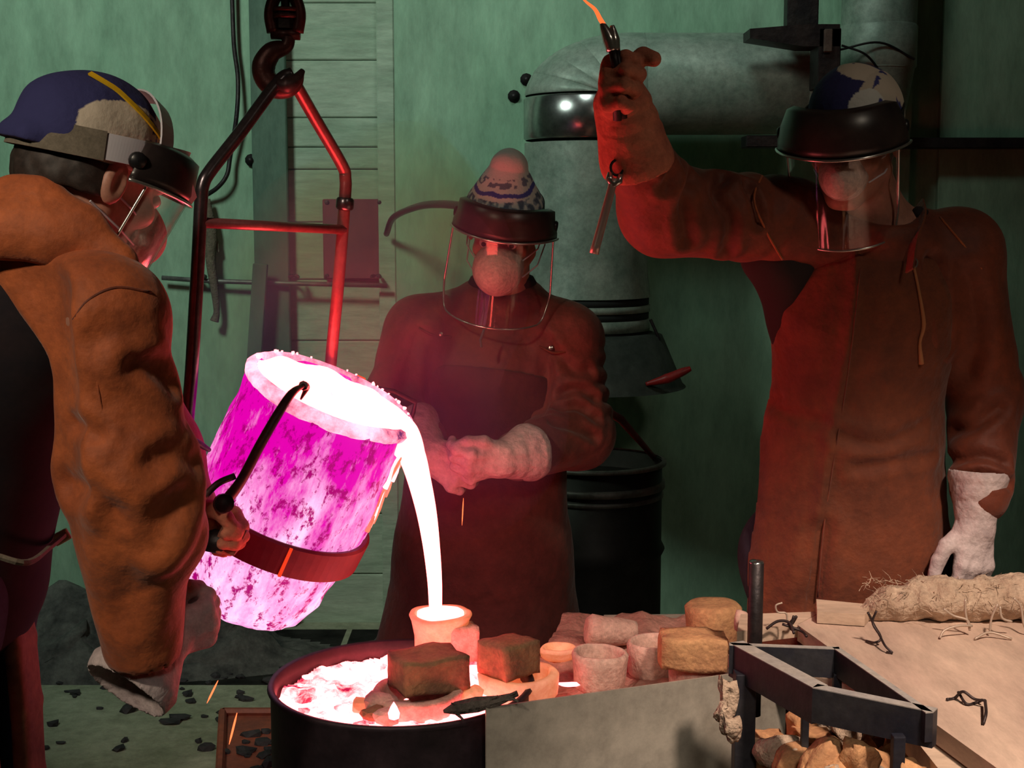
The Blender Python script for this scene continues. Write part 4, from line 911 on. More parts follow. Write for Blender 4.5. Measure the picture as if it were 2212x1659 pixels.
def hand_prims(F, H, side, curl, thumb, g=1.0, spread=.0, fs=1.0):
    """hand in its own frame: origin wrist, x towards the thumb, y along the fingers, z back of the hand. g = glove thickness"""
    def u(p, k): F.u(loc(p, H), k)
    pl = lambda *a: np.array(a, float)
    u(cap(pl(.018, .01, 0), pl(.028, .078, 0), .019 * g, .015 * g), .012); u(cap(pl(-.018, .01, 0), pl(-.028, .074, 0), .018 * g, .014 * g), .014)
    u(cap(pl(0, .0, 0), pl(0, .078, .002), .022 * g, .016 * g), .014)
    u(cap(pl(0, -.03, 0), pl(0, .01, 0), .03 * g, .026 * g, ((0, 0, 1), .8)), .02)
    for i, (x, L) in enumerate(((.031, .074), (.0105, .083), (-.0105, .077), (-.031, .06))):
        x *= fs
        c = curl[i] if hasattr(curl, '__len__') else curl
        p = pl(x, .082 - (.004 if i in (0, 3) else 0) - (.004 if i == 3 else 0), .002); ang = c * .85 + .05; fx = x / .031 * spread
        r = (.0115, .012, .0115, .0105)[i] * g
        for j, fl in enumerate((.45, .31, .24)):
            d = pl(math.sin(fx) * math.cos(ang), math.cos(ang), -math.sin(ang)); q = p + d * L * fl
            u(cap(p, q, r, r * .93), .0035 if j else .007); p = q; r *= .93; ang += c * (1.0 if j == 0 else .8)
    a, b, c_ = thumb
    p0, p1, p2 = pl(.026, .016, -.008), pl(*a), pl(*b)
    u(cap(p0, p1, .016 * g, .0135 * g), .012); u(cap(p1, p2, .0135 * g, .0125 * g), .004); u(cap(p2, pl(*c_), .0125 * g, .011 * g), .004)

def hand_frame(wrist, fingers, thumb, right):
    y = nrm(fingers); x = nrm(np.asarray(thumb, float) - y * np.dot(thumb, y)); palm = np.cross(x, y) if right else np.cross(y, x)
    H = np.eye(4); H[:3, 0] = x; H[:3, 1] = y; H[:3, 2] = -palm; H[:3, 3] = wrist; return H   # may be mirrored: z is always the back of the hand
def glove(parent, wrist, fingers, thumb_dir, right, cuff_to, m, curl=1.1, thumb=((.05, .04, -.02), (.052, .066, -.034), (.04, .085, -.042)), cr=(.042, .066), g=1.12, vox=.0032, hollow=True, spread=0, name='glove', open_c=True, fs=1.0):
    H = hand_frame(wrist, fingers, thumb_dir, right); w = np.asarray(wrist, float); c = np.asarray(cuff_to, float)
    lo = np.minimum(w, c) - .13; hi = np.maximum(w, c) + .13; lo = np.minimum(lo, w + nrm(fingers) * .15 - .06); hi = np.maximum(hi, w + nrm(fingers) * .15 + .06)
    F = Field(lo, hi, vox); hand_prims(F, H, 1 if right else -1, curl, thumb, g, spread, fs)
    F.u(cap(w + (c - w) * .05, c, cr[0], cr[1]), .015)
    F.disp(folds(w - (c - w) * .1, c, max(cr) * 1.1, .0028, .035, 5))
    F.disp(lumps(lo, hi, .0012, 90, 2))
    if open_c:
        ax = nrm(c - w)
        F.cut(cap(w + (c - w) * .45, c + ax * .10, cr[0] * .86, cr[1] * 1.08), .002)
        F.cut(cap(c + ax * .085, c + ax * .18, .09, .09), .002)
    return part(name, F.mesh(), m, parent, smooth=True)

def cap_cloth(F_M, kind, seed):
    """vertex colours of a two-tone bandana cap, laid out round the head (its own dye pattern)"""
    def colour(v):
        n = len(v); navy = np.array([.030, .032, .13]); cream = np.array([.62, .54, .44]); white = np.array([.70, .70, .66])
        c = np.tile(navy, (n, 1)); x, y, z = v[:, 0], v[:, 1], v[:, 2]
        def blob(cx, cy, cz, r, col, sy=1.0):
            d = np.sqrt((x - cx) ** 2 + ((y - cy) * sy) ** 2 + (z - cz) ** 2); d = d + .006 * n3(x, y, z, 60, seed); c[d < r] = col
        if kind == 'left':
            blob(.088, -.005, .045, .062, cream, .8); blob(.06, .075, .085, .042, cream); blob(0, .1, .06, .055, cream); blob(-.045, .01, .125, .055, white)
            c[(z < .02 + .1 * np.clip(y, 0, 1)) & (y > .0)] = cream
            sw = n3(x, y, z, 150, 3) + .5 * n3(x, y, z, 330, 9); m_ = (sw > .30) & (sw < .62) & (c[:, 0] > .3) & (y > .0); c[m_] = navy * 2
        elif kind == 'right':
            x = -x; c[(z > .120 - .25 * x) & (y > -.03)] = cream * 1.1; c[x > .038 - .25 * y] = cream; blob(.044, .068, .07, .038, white); c[z > .134] = navy
            sw = n3(x, y, z, 120, 5) + .5 * n3(x, y, z, 300, 1); c[(sw > .52) & (c[:, 0] > .3) & (x > .045)] = navy * 1.6
        else:
            c[:] = white * 1.05; b = z * 1.0
            m_ = (b > .035) & (b < .085); sw = n3(x, y, z, 170, 2) + .6 * n3(x, y, z, 330, 4); c[m_ & (sw > -.05)] = np.array([.12, .15, .22]); c[m_ & (np.abs(sw + .05) < .18)] = np.array([.3, .36, .42])
            c[(np.abs(b - .098 - .006 * n3(x, y, z, 60)) < .0045)] = navy * 3; c[(np.abs(b - .116) < .008) & (sw > .1)] = np.array([.2, .22, .3])
        return c
    return colour
def make_cap(parent, H, kind, S=1.0, seed=1):
    F = Field((-.15, -.17, -.07), (.15, .16, .25), .0030)
    if kind == 'middle':
        F.u(ell((0, -.005, .03), (.088, .108, .085))); F.u(cap((0, -.01, .06), (-.008, -.02, .134), .082, .044), .03); F.disp(lumps((-.15,) * 3, (.15, .15, .25), .0022, 45, 3)); F.cut(cap((0, 0, 0), (0, 0, -.05), .001), 0)
    else:
        F.u(ell((0, -.018, .035), (.089, .112, .098))); F.u(ell((.0, -.04, .03), (.084, .086, .085)), .02); F.disp(lumps((-.15,) * 3, (.15, .15, .25), .0028, 38, seed))
        F.u(cap((-.03, -.12, .0), (.03, -.12, .0), .018), .02)
    F.both(plane((0, 0, .008), (0, .12 if kind != 'middle' else .0, -1)))
    v, f = F.mesh(); v = v * S
    col = cap_cloth(None, kind, seed)(v / S)
    return O('cap', (v, f), M_['cap'], parent, M=H, smooth=True, col=col)

def face_shield(parent, G, r=.128, ang=78, hgt=.205, brim_h=.075, brim_in=.098, tilt=0.0, dw=.004):
    """G: frame of the shield (x wearer's right, y forward, z up); origin on the head axis at the height of the brim's rim"""
    e = empty_child('face_shield', G, parent)
    n = 40
    def arc(a, rad, z, y0=0.0, ey=1.05): return np.array([rad * math.sin(a), y0 + rad * ey * math.cos(a), z])
    As = np.linspace(-R_(ang + 14), R_(ang + 14), n)
    # brim: dome that swells from the forehead out to the rim, with thickness
    rows = [(brim_in, brim_h), (brim_in + .014, brim_h * .93), (r * .93, brim_h * .55), (r * .99, brim_h * .2), (r, 0), (r - .003, 0), (r * .985 - .003, brim_h * .2), (r * .92 - .003, brim_h * .53), (brim_in + .010, brim_h * .88), (brim_in - .002, brim_h * .96)]
    v = [arc(a, q, z - .018 * max(0, (abs(a) / R_(90)) ** 3)) for q, z in rows for a in As]; m = len(rows)
    f = [(i * n + k, i * n + k + 1, ((i + 1) % m) * n + k + 1, ((i + 1) % m) * n + k) for i in range(m) for k in range(n - 1)] + [tuple(i * n for i in range(m)), tuple(i * n + n - 1 for i in range(m))[::-1]]
    O('brim', (np.array(v), f), M_['brim'], e, M=G, smooth=True)
    O('rim_bead', tube([arc(a, r + .002, -.001 - .018 * max(0, (abs(a) / R_(90)) ** 3)) for a in As], .0028, 8), M_['bead'], e, M=G, smooth=True)
    # window: curved clear sheet with rounded lower corners
    nw = 44; Aw = np.linspace(-R_(ang), R_(ang), nw)
    def low(a): q = abs(a) / R_(ang); return -hgt * (1 - .30 * max(0, (q - .70) / .30) ** 2.2) + tilt * 0
    v = []; nr = 14
    for side in (0, .0018):
        for j in range(nr):
            for a in Aw:
                t = j / (nr - 1); v.append(arc(a, r - dw - side - tilt * t, .012 + (low(a) - .012) * t))
    f = [(j * nw + k, j * nw + k + 1, (j + 1) * nw + k + 1, (j + 1) * nw + k) for j in range(nr - 1) for k in range(nw - 1)]
    o = nr * nw; f += [tuple(o + q for q in reversed(g)) for g in f]
    O('window', (np.array(v), f), M_['shield'], e, M=G, smooth=True)
    edge = [arc(-R_(ang), r - dw - tilt * t, .0 + low(R_(ang)) * t) for t in np.linspace(0, 1, 8)] + [arc(a, r - dw - tilt, low(a)) for a in Aw[1:-1]] + [arc(R_(ang), r - dw - tilt * t, low(R_(ang)) * t) for t in np.linspace(1, 0, 8)]
    O('edge_binding', tube(edge, .0024, 8), M_['bead'], e, M=G, smooth=True)
    for s in (-1, 1):
        c = arc(s * R_(88), r * .94, .012)
        O('pivot_knob', lathe([(.0005, .007), (.010, .006), (.013, .002), (.013, -.004), (.0005, -.004)], c, (s, 0, 0), 16, cap=False), M_['black'], e, M=G, smooth=True)
    return e
def empty_child(name, G, parent):
    o = bpy.data.objects.new(name, None); COL.objects.link(o); o.empty_display_size = .03; o.parent = parent
    MM = Matrix(np.asarray(G).tolist()); WM[o.name] = MM; o.matrix_basis = WM[parent.name].inverted() @ MM; return o
def headband(parent, G, rx, ry, zoff, tilt, h, m, a0=0, a1=360, name='headband', cy=0.0, th=.003):
    A = np.linspace(R_(a0), R_(a1), 48); c = a1 - a0 >= 360
    if c: A = A[:-1]
    pts = [(rx * math.sin(a), cy + ry * math.cos(a), zoff + tilt * (cy + ry * math.cos(a))) for a in A]
    return O(name, tube(pts, 1, closed=c, flat=(th, h, (0, 0, 1))), m, parent, M=G, smooth=False)
def eyes(parent, H, S=1.0):
    for s in (-1, 1):
        c = np.array((s * .032, .083, .0)) * S
        v, f = lathe([(.0001, -.012), (.006, -.0104), (.0104, -.006), (.012, 0), (.0104, .006), (.006, .0104), (.0001, .012)], c, (0, 1, 0), 18, cap=False)
        e = O('eye', (v, f), M_['eye'], parent, M=H, smooth=True)
        O('iris', lathe([(.0001, .0127), (.0035, .0125), (.0058, .0108)], c, (0, 1, 0), 16, cap=False), M_['hair'], e, M=H, smooth=True)
def respirator(parent, H, S=1.0, c=(0, .082, -.052), r=(.050, .046, .054)):
    F = Field((-.1, .0, -.16), (.1, .18, .04), .003); F.u(ell(c, r)); F.u(ell((0, c[1] + .03, c[2] - .002), (.026, .03, .034)), .02)
    F.both(plane((0, c[1] - .018, 0), (0, -1, 0))); F.cut(ell((c[0], c[1] - .012, c[2]), (r[0] * .9, r[1] * .85, r[2] * .9)))
    F.u(loc(ring((0, c[1] - .016, c[2]), (0, 1, 0), .048, .0035), np.eye(4)), .004)
    o = O('respirator', (lambda v, f: (v * S, f))(*F.mesh()), M_['mask'], parent, M=H, smooth=True)
    for z in (-.035, -.07):
        O('elastic', tube([(s * x * S, y * S, (z + dz) * S) for s, x, y, dz in ((1, .048, .07, 0), (1, .072, .03, .01), (1, .078, -.03, .03))], .0018, 6), M_['plastic'], o, M=H)
        O('elastic', tube([(-x * S, y * S, (z + dz) * S) for x, y, dz in ((.048, .07, 0), (.072, .03, .01), (.078, -.03, .03))], .0018, 6), M_['plastic'], o, M=H)
    return o
def legs(F, hipL, hipR, ground_y, sc=1.0, k=.04):
    for h in (hipL, hipR):
        kn = np.array([h[0] * 1.0, h[1] - .02, .50]); an = np.array([h[0], ground_y, .09])
        F.u(cap(h, kn, .085 * sc, .058 * sc), k); F.u(cap(kn, an, .056 * sc, .038 * sc), .03); F.u(cap(an, an + (0, -.14, -.05), .04, .035), .02)
def boots(root, ls):
    for h, gy in ls:
        F = Field((h[0] - .09, gy - .27, -.01), (h[0] + .09, gy + .14, .3), .007)
        F.u(cap((h[0], gy, .27), (h[0], gy, .08), .062, .058)); F.u(cap((h[0], gy + .02, .045), (h[0], gy - .18, .04), .05, .045, ((0, 0, 1), .8)), .03); F.both(plane((0, 0, .002), (0, 0, -1)))
        part('boot', F.mesh(), M_['boot'], root, smooth=True)
def trousers(root, hips, gys, waist, m='denim'):
    lo = np.min(hips, 0) - (.2, .2, 0); hi = np.max(hips, 0) + (.2, .2, .25); lo[2] = .08
    F = Field(lo, hi, .009)
    for h, gy in zip(hips, gys):
        F.u(cap(h, (h[0], h[1] - .02, .5), .105, .082), .04); F.u(cap((h[0], h[1] - .02, .5), (h[0], gy, .14), .08, .072), .03); F.disp(folds((h[0], gy, .1), (h[0], gy, .5), .09, .006, .07, 3))
    F.u(cap(hips[0], hips[1], .12), .05); F.u(cap((hips[0] + hips[1]) / 2, waist, .13, .14, ((0, 1, 0), .8)), .05)
    return part('trousers', F.mesh(), M_[m], root, smooth=True)

# ------------------------------------------------------------------ worker with the raised arm (right)
RY = 2.72
r_root = empty('person', (W(1870, 461, RY)[0], RY, 0), 'tall person in brown leather apron and clear face shield, arm raised holding pliers', 'person')
hR = W(1842, 300, 2.66); HR = frame(hR, (-.42, -.85, -.30), roll=R_(3))
nk = W(1902, 500, 2.74); shR = W(1700, 480, 2.72); shL = W(2065, 545, 2.76)
elR = W(1432, 452, 2.62); wrR = W(1352, 285, 2.44); elL = W(2130, 860, 2.78); wrL = W(2118, 1070, 2.68)
che = W(1868, 680, 2.76); wai = W(1840, 960, 2.80); hip = W(1830, 1180, 2.82)
hp1 = hip + (-.1, 0, -.02); hp2 = hip + (.1, 0, -.02)
F = Field((.2, 2.35, .0), (1.15, 3.02, 2.0), .0075, fine=(hR - .14, hR + .15), fvox=.0042)
F.u(cap(nk + (0, 0, -.05), che, .10, .13, ((0, 1, 0), .72))); F.u(cap(che, wai, .135, .125, ((0, 1, 0), .75)), .04); F.u(cap(wai, hip, .125, .14, ((0, 1, 0), .78)), .04)
F.u(cap(shR, shL, .06), .04)
for a, b, c in ((shR, elR, wrR), (shL, elL, wrL)): F.u(cap(a, b, .055, .042), .03); F.u(cap(b, c, .042, .03), .02)
head_prims(F, HR, nk)
legs(F, hp1, hp2, 2.84)
part('body', F.mesh(), M_['skin'], r_root, smooth=True)
eyes(r_root, HR)
# jacket
F = Field((.12, 2.2, .55), (1.30, 3.05, 1.62), .0062)
F.u(cap(nk + (0, 0, -.07), che, .125, .165, ((0, 1, 0), .74))); F.u(cap(che, wai, .165, .162, ((0, 1, 0), .80)), .04); F.u(cap(wai, hip, .16, .18, ((0, 1, 0), .82)), .04)
F.u(cap(shR, nk + (-.03, .01, -.03), .082, .07), .03); F.u(cap(shL, nk + (.03, .01, -.04), .083, .07), .03)
F.u(cap(shR, elR, .088, .083), .03); F.u(cap(elR, wrR + (wrR - elR) * -.1, .082, .052), .03)
F.u(cap(shL, elL, .085, .074), .03); F.u(cap(elL, wrL, .072, .056), .03)
F.disp(folds(shR + (.02, 0, 0), elR, .12, .0085, .062, 1, (.3, 0, .5))); F.disp(folds(elR, wrR, .1, .006, .05, 4, (.4, 0, 0)))
F.disp(folds(shL, elL, .11, .006, .075, 2, (.5, 0, 0))); F.disp(folds(elL + (0, 0, .05), wrL, .1, .010, .050, 7, (.2, 0, 0)))
F.disp(lumps((.12, 2.2, .55), (1.3, 3.05, 1.62), .0035, 16, 3))
F.u(loc(ring((0, 0, 0), (0, .25, 1), .085, .022, .55), frame(nk + (0, .0, -.005), (0, -1, 0))), .02)
F.cut(cap(nk + (0, 0, .0), nk + (-.03, -.05, .2), .066), .01)
F.cut(cap(wrR, wrR + (wrR - elR) * .5, .040), .004)
SR = Surf(F.mesh())
for ln, w, d in (([(1492, 385), (1478, 440), (1486, 520)], .013, .013), ([(1560, 385), (1545, 420), (1578, 480), (1570, 545)], .012, .013), ([(1612, 400), (1632, 440), (1640, 480)], .010, .010), ([(1420, 330), (1450, 370), (1440, 400)], .012, .010),
                 ([(2050, 1000), (2120, 985), (2170, 1000)], .010, .010), ([(2060, 1040), (2120, 1030), (2180, 1045)], .010, .010), ([(2090, 600), (2110, 700), (2090, 800)], .02, .012), ([(2160, 880), (2100, 920), (2060, 930)], .013, .012), ([(2010, 560), (2030, 640), (2040, 740)], .015, .012)):
    SR.crease(ln, w, d)
jk = part('leather_jacket', SR.vf(), M_['leather2'], r_root, smooth=True)
part('shoulder_seam', tube(SR.line([(1650, 372), (1628, 430), (1655, 500), (1690, 560)], .001), .0022, 6), M_['leather'], jk, smooth=True)
part('yoke_seam', tube(SR.line([(2030, 470), (2090, 540), (2135, 600)], .001), .0022, 6), M_['leather'], jk, smooth=True)
# dark cloth gusset and collar
part('neck_cloth', tube(spline([nk + (.075 * math.sin(a), .075 * -math.cos(a), .028 + .015 * math.cos(a)) for a in np.linspace(.9, 5.0, 9)], 4), [.012, .024, .030, .024, .012], 10), M_['collar'], r_root, smooth=True)
F = Field(shR + (-.14, -.12, -.30), shR + (.16, .16, .02), .007); F.u(cap(shR + (.0, .02, -.08), shR + (.03, .04, -.22), .066, .05)); F.u(cap(shR + (-.04, .0, -.05), shR + (.06, .03, -.1), .05), .04); F.disp(lumps(shR - .4, shR + .4, .004, 30, 2))
part('armpit_cloth', F.mesh(), M_['collar'], r_root, smooth=True)
# apron
def apron(root, torso, lo, hi, zhem, front, skirt, side_cut, m, seed=1, thick=.012):
    F = Field(lo, hi, .0068)
    for i, (a, b, ra, rb, fl) in enumerate(torso): F.u(cap(a, b, ra + thick, rb + thick, fl), .04 if i else 0)
    for (a, b, ra, rb, fl) in skirt: F.u(cap(a, b, ra, rb, fl), .05)
    F.disp(lumps(lo, hi, .005, 9, seed)); F.disp(lumps(lo, hi, .0018, 55, seed + 1))
    for p in front: F.both(p)
    for p in side_cut: F.cut(p, .01)
    F.both(plane((0, 0, zhem), (0, 0, -1)))
    return F
tor = [(nk + (-.01, 0, -.12), che, .12, .165, ((0, 1, 0), .74)), (che, wai, .165, .162, ((0, 1, 0), .80)), (wai, hip, .165, .19, ((0, 1, 0), .82))]
sk = [(wai + (-.015, 0, -.02), (hip[0] - .005, hip[1], .45), .172, .235, ((0, 1, 0), .72))]
F = apron(r_root, tor, (.38, 2.42, .44), (1.18, 2.86, 1.47), .46, [plane(che + (0, .02, 0), (0, 1, -.02)), plane(nk + (0, 0, -.085), (.0, .55, 1))], sk,
          [cap(shR + (-.05, -.1, -.12), shR + (-.02, -.15, -.03), .075, .085), cap(shL + (.045, -.12, -.14), shL + (.03, -.12, .03), .055, .07)], M_['leather3'], 4)
F.disp((lambda X, Y, Z: -.010 * np.exp(-((X - (W(1825, 461, 2.6)[0] + (Z - 1.1) * .11)) / .010) ** 2) + 0 * Y, V(.3, 2.4, .45), V(1.2, 2.9, 1.42)))
SA = Surf(F.mesh())
for ln, w, d in (([(1990, 920), (1900, 960), (1810, 940)], .012, .007), ([(2010, 985), (1920, 1000), (1850, 1010)], .012, .007), ([(1650, 860), (1700, 890), (1790, 915)], .012, .006), ([(1770, 1150), (1755, 1250), (1750, 1320)], .02, .012)): SA.crease(ln, w, d)
ap = part('apron', SA.vf(), M_['leather3'], r_root, smooth=True)
part('centre_seam', tube(SA.line([(1858, 580), (1845, 700), (1825, 850), (1800, 1000), (1778, 1150), (1766, 1290)], .0006), .0016, 6), M_['leather2'], ap, smooth=True)
lace = part('apron_lace', tube(SA.line([(1972, 578), (1985, 640), (1993, 700), (1985, 740), (1988, 785)], .003), [.003, .003, .0045, .003, .0055], 8), mat('orange_lace', (.40, .17, .07), rough=.8), ap, smooth=True)
part('ring', tube([SA.at(1968, 570, .004) + (.010 * math.cos(t), 0, .010 * math.sin(t)) for t in np.linspace(0, 2 * math.pi, 15)[:-1]], .0018, 6, closed=True), M_['bead'], ap)
part('apron_strap', tube(spline([W(1965, 585, 2.60), W(1975, 520, 2.63), W(1990, 470, 2.68), W(1985, 440, 2.74)], 5), 1, flat=(.004, .026, (0.25, -.9, .3))), M_['leather3'], r_root)
trousers(r_root, [hp1, hp2], [2.84, 2.84], hip + (0, 0, .1))
boots(r_root, [(hp1, 2.84), (hp2, 2.84)])
make_cap(r_root, HR @ np.array(Matrix.Translation((0, 0, .008))), 'right', .97, 5)
GR = frame(W(1820, 292, 2.655), (-.24, -.90, -.40), roll=R_(-3))
face_shield(r_root, GR, r=.122, ang=76, hgt=.19, brim_h=.082, brim_in=.086, tilt=.004, dw=.016)
headband(r_root, HR, .091, .108, .045, -.12, .022, M_['black'], 60, 300)
respirator(r_root, HR, .92)
# gloves
up = V(0, 0, 1)
hwR = wrR + V(-.012, -.03, .040)
glove(r_root, hwR + V(.004, .02, .01), (-.30, -.80, .30), (.05, .20, 1), True, wrR + V(.022, .035, -.045), M_['glove_lit'], curl=[1.25, 1.3, 1.35, 1.4], thumb=((.050, .045, -.030), (.050, .070, -.050), (.040, .074, -.072)), cr=(.050, .066), g=1.16, fs=1.22, vox=.0028)
glove(r_root, wrL + V(-.012, -.012, -.06), (-.06, -.22, -.95), (-.9, -.35, .05), False, wrL + V(-.006, .0, .035), M_['glove'], curl=[.35, .5, .6, .55], thumb=((.058, .04, -.012), (.070, .07, -.02), (.074, .10, -.026)), cr=(.036, .058), g=1.16, spread=.12)
# tools in the raised hand
kp = W(1322, 150, 2.34)
pl_ = empty('pliers', W(1330, 175, 2.36), 'steel pliers gripped upright in the raised red-lit glove, clamping a glowing wire', 'pliers')
part('jaw', tube(spline([W(1322, 110, 2.34), W(1316, 85, 2.34), W(1305, 60, 2.34), W(1300, 50, 2.34)], 4), [.009, .011, .007, .004], 10), M_['bead'], pl_, smooth=True)
part('jaw', tube(spline([W(1328, 110, 2.345), W(1326, 85, 2.345), W(1324, 66, 2.345), W(1322, 55, 2.345)], 4), [.009, .010, .006, .004], 10), M_['bead'], pl_, smooth=True)
part('handle', tube([W(1324, 108, 2.34), W(1330, 140, 2.345), W(1334, 260, 2.37)], .0075, 10), M_['dark'], pl_, smooth=True)
part('handle', tube([W(1330, 108, 2.345), W(1338, 150, 2.35), W(1346, 255, 2.38)], .0075, 10), M_['dark'], pl_, smooth=True)
thing('glowing_wire', tube(spline([W(1312, 62, 2.34), W(1298, 44, 2.34), W(1285, 20, 2.35), W(1262, 0, 2.35), W(1240, -30, 2.36)], 5), [.0028, .004, .003, .0018, .0012], 8), hot('hot_wire', (1, .13, .03), 1.6), 'glowing orange wire clamped in the pliers above the raised glove', 'wire')
sp = empty('spanner', W(1330, 350, 2.42), 'steel spanner dangling below the raised red-lit glove', 'spanner')
sa_, sb_ = W(1327, 385, 2.42), W(1283, 548, 2.42)
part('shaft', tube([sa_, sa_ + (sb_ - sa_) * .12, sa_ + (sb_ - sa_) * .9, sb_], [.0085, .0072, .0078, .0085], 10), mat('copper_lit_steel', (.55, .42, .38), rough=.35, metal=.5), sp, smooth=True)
part('open_jaw', tube([W(1318, 372, 2.42), W(1316, 385, 2.42), W(1325, 398, 2.42), W(1338, 390, 2.42), W(1342, 376, 2.42)], [.004, .007, .009, .007, .004], 8), M_['bead'], sp, smooth=True)
part('hanging_ring', tube([W(1333, 362, 2.42) + (.011 * math.cos(t), .002, .013 * math.sin(t)) for t in np.linspace(0, 2 * math.pi, 17)[:-1]], .0024, 6, closed=True), M_['dark'], sp, smooth=True)

# ------------------------------------------------------------------ middle worker
MY = 3.3
m_root = empty('person', (W(1060, 461, MY)[0], MY, 0), 'person in white patterned cap and brown leather jacket standing with clasped gloves behind the pour', 'person')
hM = W(1090, 495, 3.22); HM = frame(hM, (-.16, -.88, -.36), roll=R_(4))
nk = W(1085, 668, 3.34); shR = W(912, 720, 3.32); shL = W(1222, 735, 3.32)
elR = W(845, 900, 3.28); wrR = W(915, 950, 3.10); elL = W(1248, 935, 3.26); wrL = W(1120, 985, 3.06)
che = W(1070, 830, 3.34); wai = W(1050, 1040, 3.34); hip = W(1045, 1180, 3.34); hp1 = hip + (-.09, 0, -.03); hp2 = hip + (.09, 0, -.03)
F = Field((-.42, 2.98, 0), (.32, 3.55, 1.72), .0075, fine=(hM - .14, hM + .15), fvox=.0045)
F.u(cap(nk + (0, 0, -.05), che, .09, .12, ((0, 1, 0), .72))); F.u(cap(che, wai, .125, .12, ((0, 1, 0), .75)), .04); F.u(cap(wai, hip, .12, .135, ((0, 1, 0), .78)), .04); F.u(cap(shR, shL, .055), .04)
for a, b, c in ((shR, elR, wrR), (shL, elL, wrL)): F.u(cap(a, b, .05, .04), .03); F.u(cap(b, c, .04, .028), .02)
head_prims(F, HM, nk); legs(F, hp1, hp2, 3.38)
part('body', F.mesh(), M_['skin'], m_root, smooth=True); eyes(m_root, HM)
F = Field((-.52, 2.9, .55), (.42, 3.62, 1.48), .0065)
F.u(cap(nk + (0, 0, -.06), che, .12, .165, ((0, 1, 0), .78))); F.u(cap(che, wai, .165, .165, ((0, 1, 0), .82)), .04); F.u(cap(wai, hip, .165, .19, ((0, 1, 0), .85)), .04)
F.u(cap(shR, nk + (-.02, 0, -.0), .085, .075), .03); F.u(cap(shL, nk + (.02, 0, -.0), .085, .075), .03)
F.u(cap(shR, elR, .088, .082), .03); F.u(cap(elR, wrR, .08, .055), .03); F.u(cap(shL, elL, .088, .085), .03); F.u(cap(elL, wrL, .084, .056), .03)
F.disp(folds(shR, elR, .11, .006, .07, 1, (.4, 0, 0))); F.disp(folds(shL, elL, .11, .009, .055, 2, (.5, 0, 0))); F.disp(folds(elL, wrL, .1, .008, .05, 4)); F.disp(folds(elR, wrR, .1, .006, .05, 6))
F.disp(lumps((-.52, 2.9, .5), (.42, 3.7, 1.5), .0035, 17, 3))
F.u(loc(ring((0, 0, 0), (0, .3, 1), .078, .022, .55), frame(nk + (0, -.01, .02), (0, -1, 0))), .02); F.cut(cap(nk + (0, 0, .03), nk + (0, -.06, .2), .06), .01)
SJ = Surf(F.mesh())
for ln, w, d in (([(1215, 850), (1250, 840), (1285, 860)], .010, .009), ([(1205, 885), (1245, 880), (1288, 905)], .010, .009), ([(1195, 915), (1240, 925), (1285, 945)], .010, .009), ([(1200, 760), (1240, 800), (1270, 800)], .012, .009), ([(905, 720), (880, 800), (868, 860)], .014, .009), ([(1185, 740), (1180, 820), (1165, 900)], .014, .010), ([(925, 730), (935, 800), (925, 880)], .014, .009)):
    SJ.crease(ln, w, d)
jm = part('leather_jacket', SJ.vf(), mat('plum_brown_leather', (.26, .065, .045), (.16, .04, .03), scale=7, rough=.7, bump=.35, bscale=45, sheen=.15), m_root, smooth=True)
part('neck_cloth', tube(spline([nk + (.06 * math.sin(a), .06 * -math.cos(a) - .01, .06 + .012 * math.cos(a)) for a in np.linspace(-2.6, 2.6, 9)], 4), [.018, .024, .026, .024, .018], 10), M_['collar'], m_root, smooth=True)
tor = [(nk + (0, 0, -.16), che, .12, .165, ((0, 1, 0), .78)), (che, wai, .165, .165, ((0, 1, 0), .82)), (wai, hip, .165, .19, ((0, 1, 0), .85))]
sk = [(wai, (hip[0] - .01, hip[1], .42), .18, .265, ((0, 1, 0), .72))]
F = apron(m_root, tor, (-.44, 2.98, .42), (.34, 3.42, 1.28), .44, [plane(che + (0, .0, 0), (0, 1, 0)), plane(nk + (0, 0, -.17), (.12, .3, 1))], sk,
          [cap(shR + (-.02, -.15, -.12), shR + (.02, -.15, -.01), .06, .08), cap(shL + (.02, -.15, -.12), shL + (-.02, -.15, -.0), .06, .08)], None, 6)
am = part('apron', F.mesh(), mat('plum_apron_suede', (.18, .045, .032), (.10, .026, .018), scale=5, rough=.8, bump=.3, bscale=60, sheen=.15), m_root, smooth=True)
for px, py in ((952, 722), (1190, 752)):
    part('snap_button', lathe([(.0005, .006), (.005, .005), (.006, 0)], SJ.at(px, py, .001), (0, -1, .2), 10, cap=False), M_['bead'], am)
part('zip_pull', tube([W(1046, 712, 3.14), W(1038, 735, 3.13), W(1040, 750, 3.13)], .003, 6), M_['bead'], am)
for q in ([(905, 708), (930, 722), (975, 728)], [(1165, 748), (1195, 762), (1222, 760)]): part('yoke_edge', tube(SJ.line(q, .001), .003, 6), M_['leather2'], jm, smooth=True)
trousers(m_root, [hp1, hp2], [3.38, 3.38], hip + (0, 0, .1)); boots(m_root, [(hp1, 3.38), (hp2, 3.38)])
make_cap(m_root, HM @ np.array(Matrix.Translation((0, 0, .012))), 'middle', .98, 2)
GM = frame(W(1092, 482, 3.215), (-.14, -.92, -.30), roll=R_(9))
face_shield(m_root, GM, r=.122, ang=78, hgt=.208, brim_h=.068, brim_in=.096, tilt=-.010)
headband(m_root, HM, .090, .108, .05, -.1, .022, M_['black'], 60, 300)
respirator(m_root, HM, 1.15)
gR = wrR + V(.02, -.03, -.02)
glove(m_root, W(930, 985, 3.04), (.70, -.30, -.40), (.35, -.1, .85), True, W(898, 915, 3.12), M_['glove'], curl=[.70, .85, .9, .95], cr=(.040, .055), g=1.08, fs=1.2, vox=.0028, thumb=((.05, .045, -.012), (.052, .075, -.02), (.04, .10, -.028)))
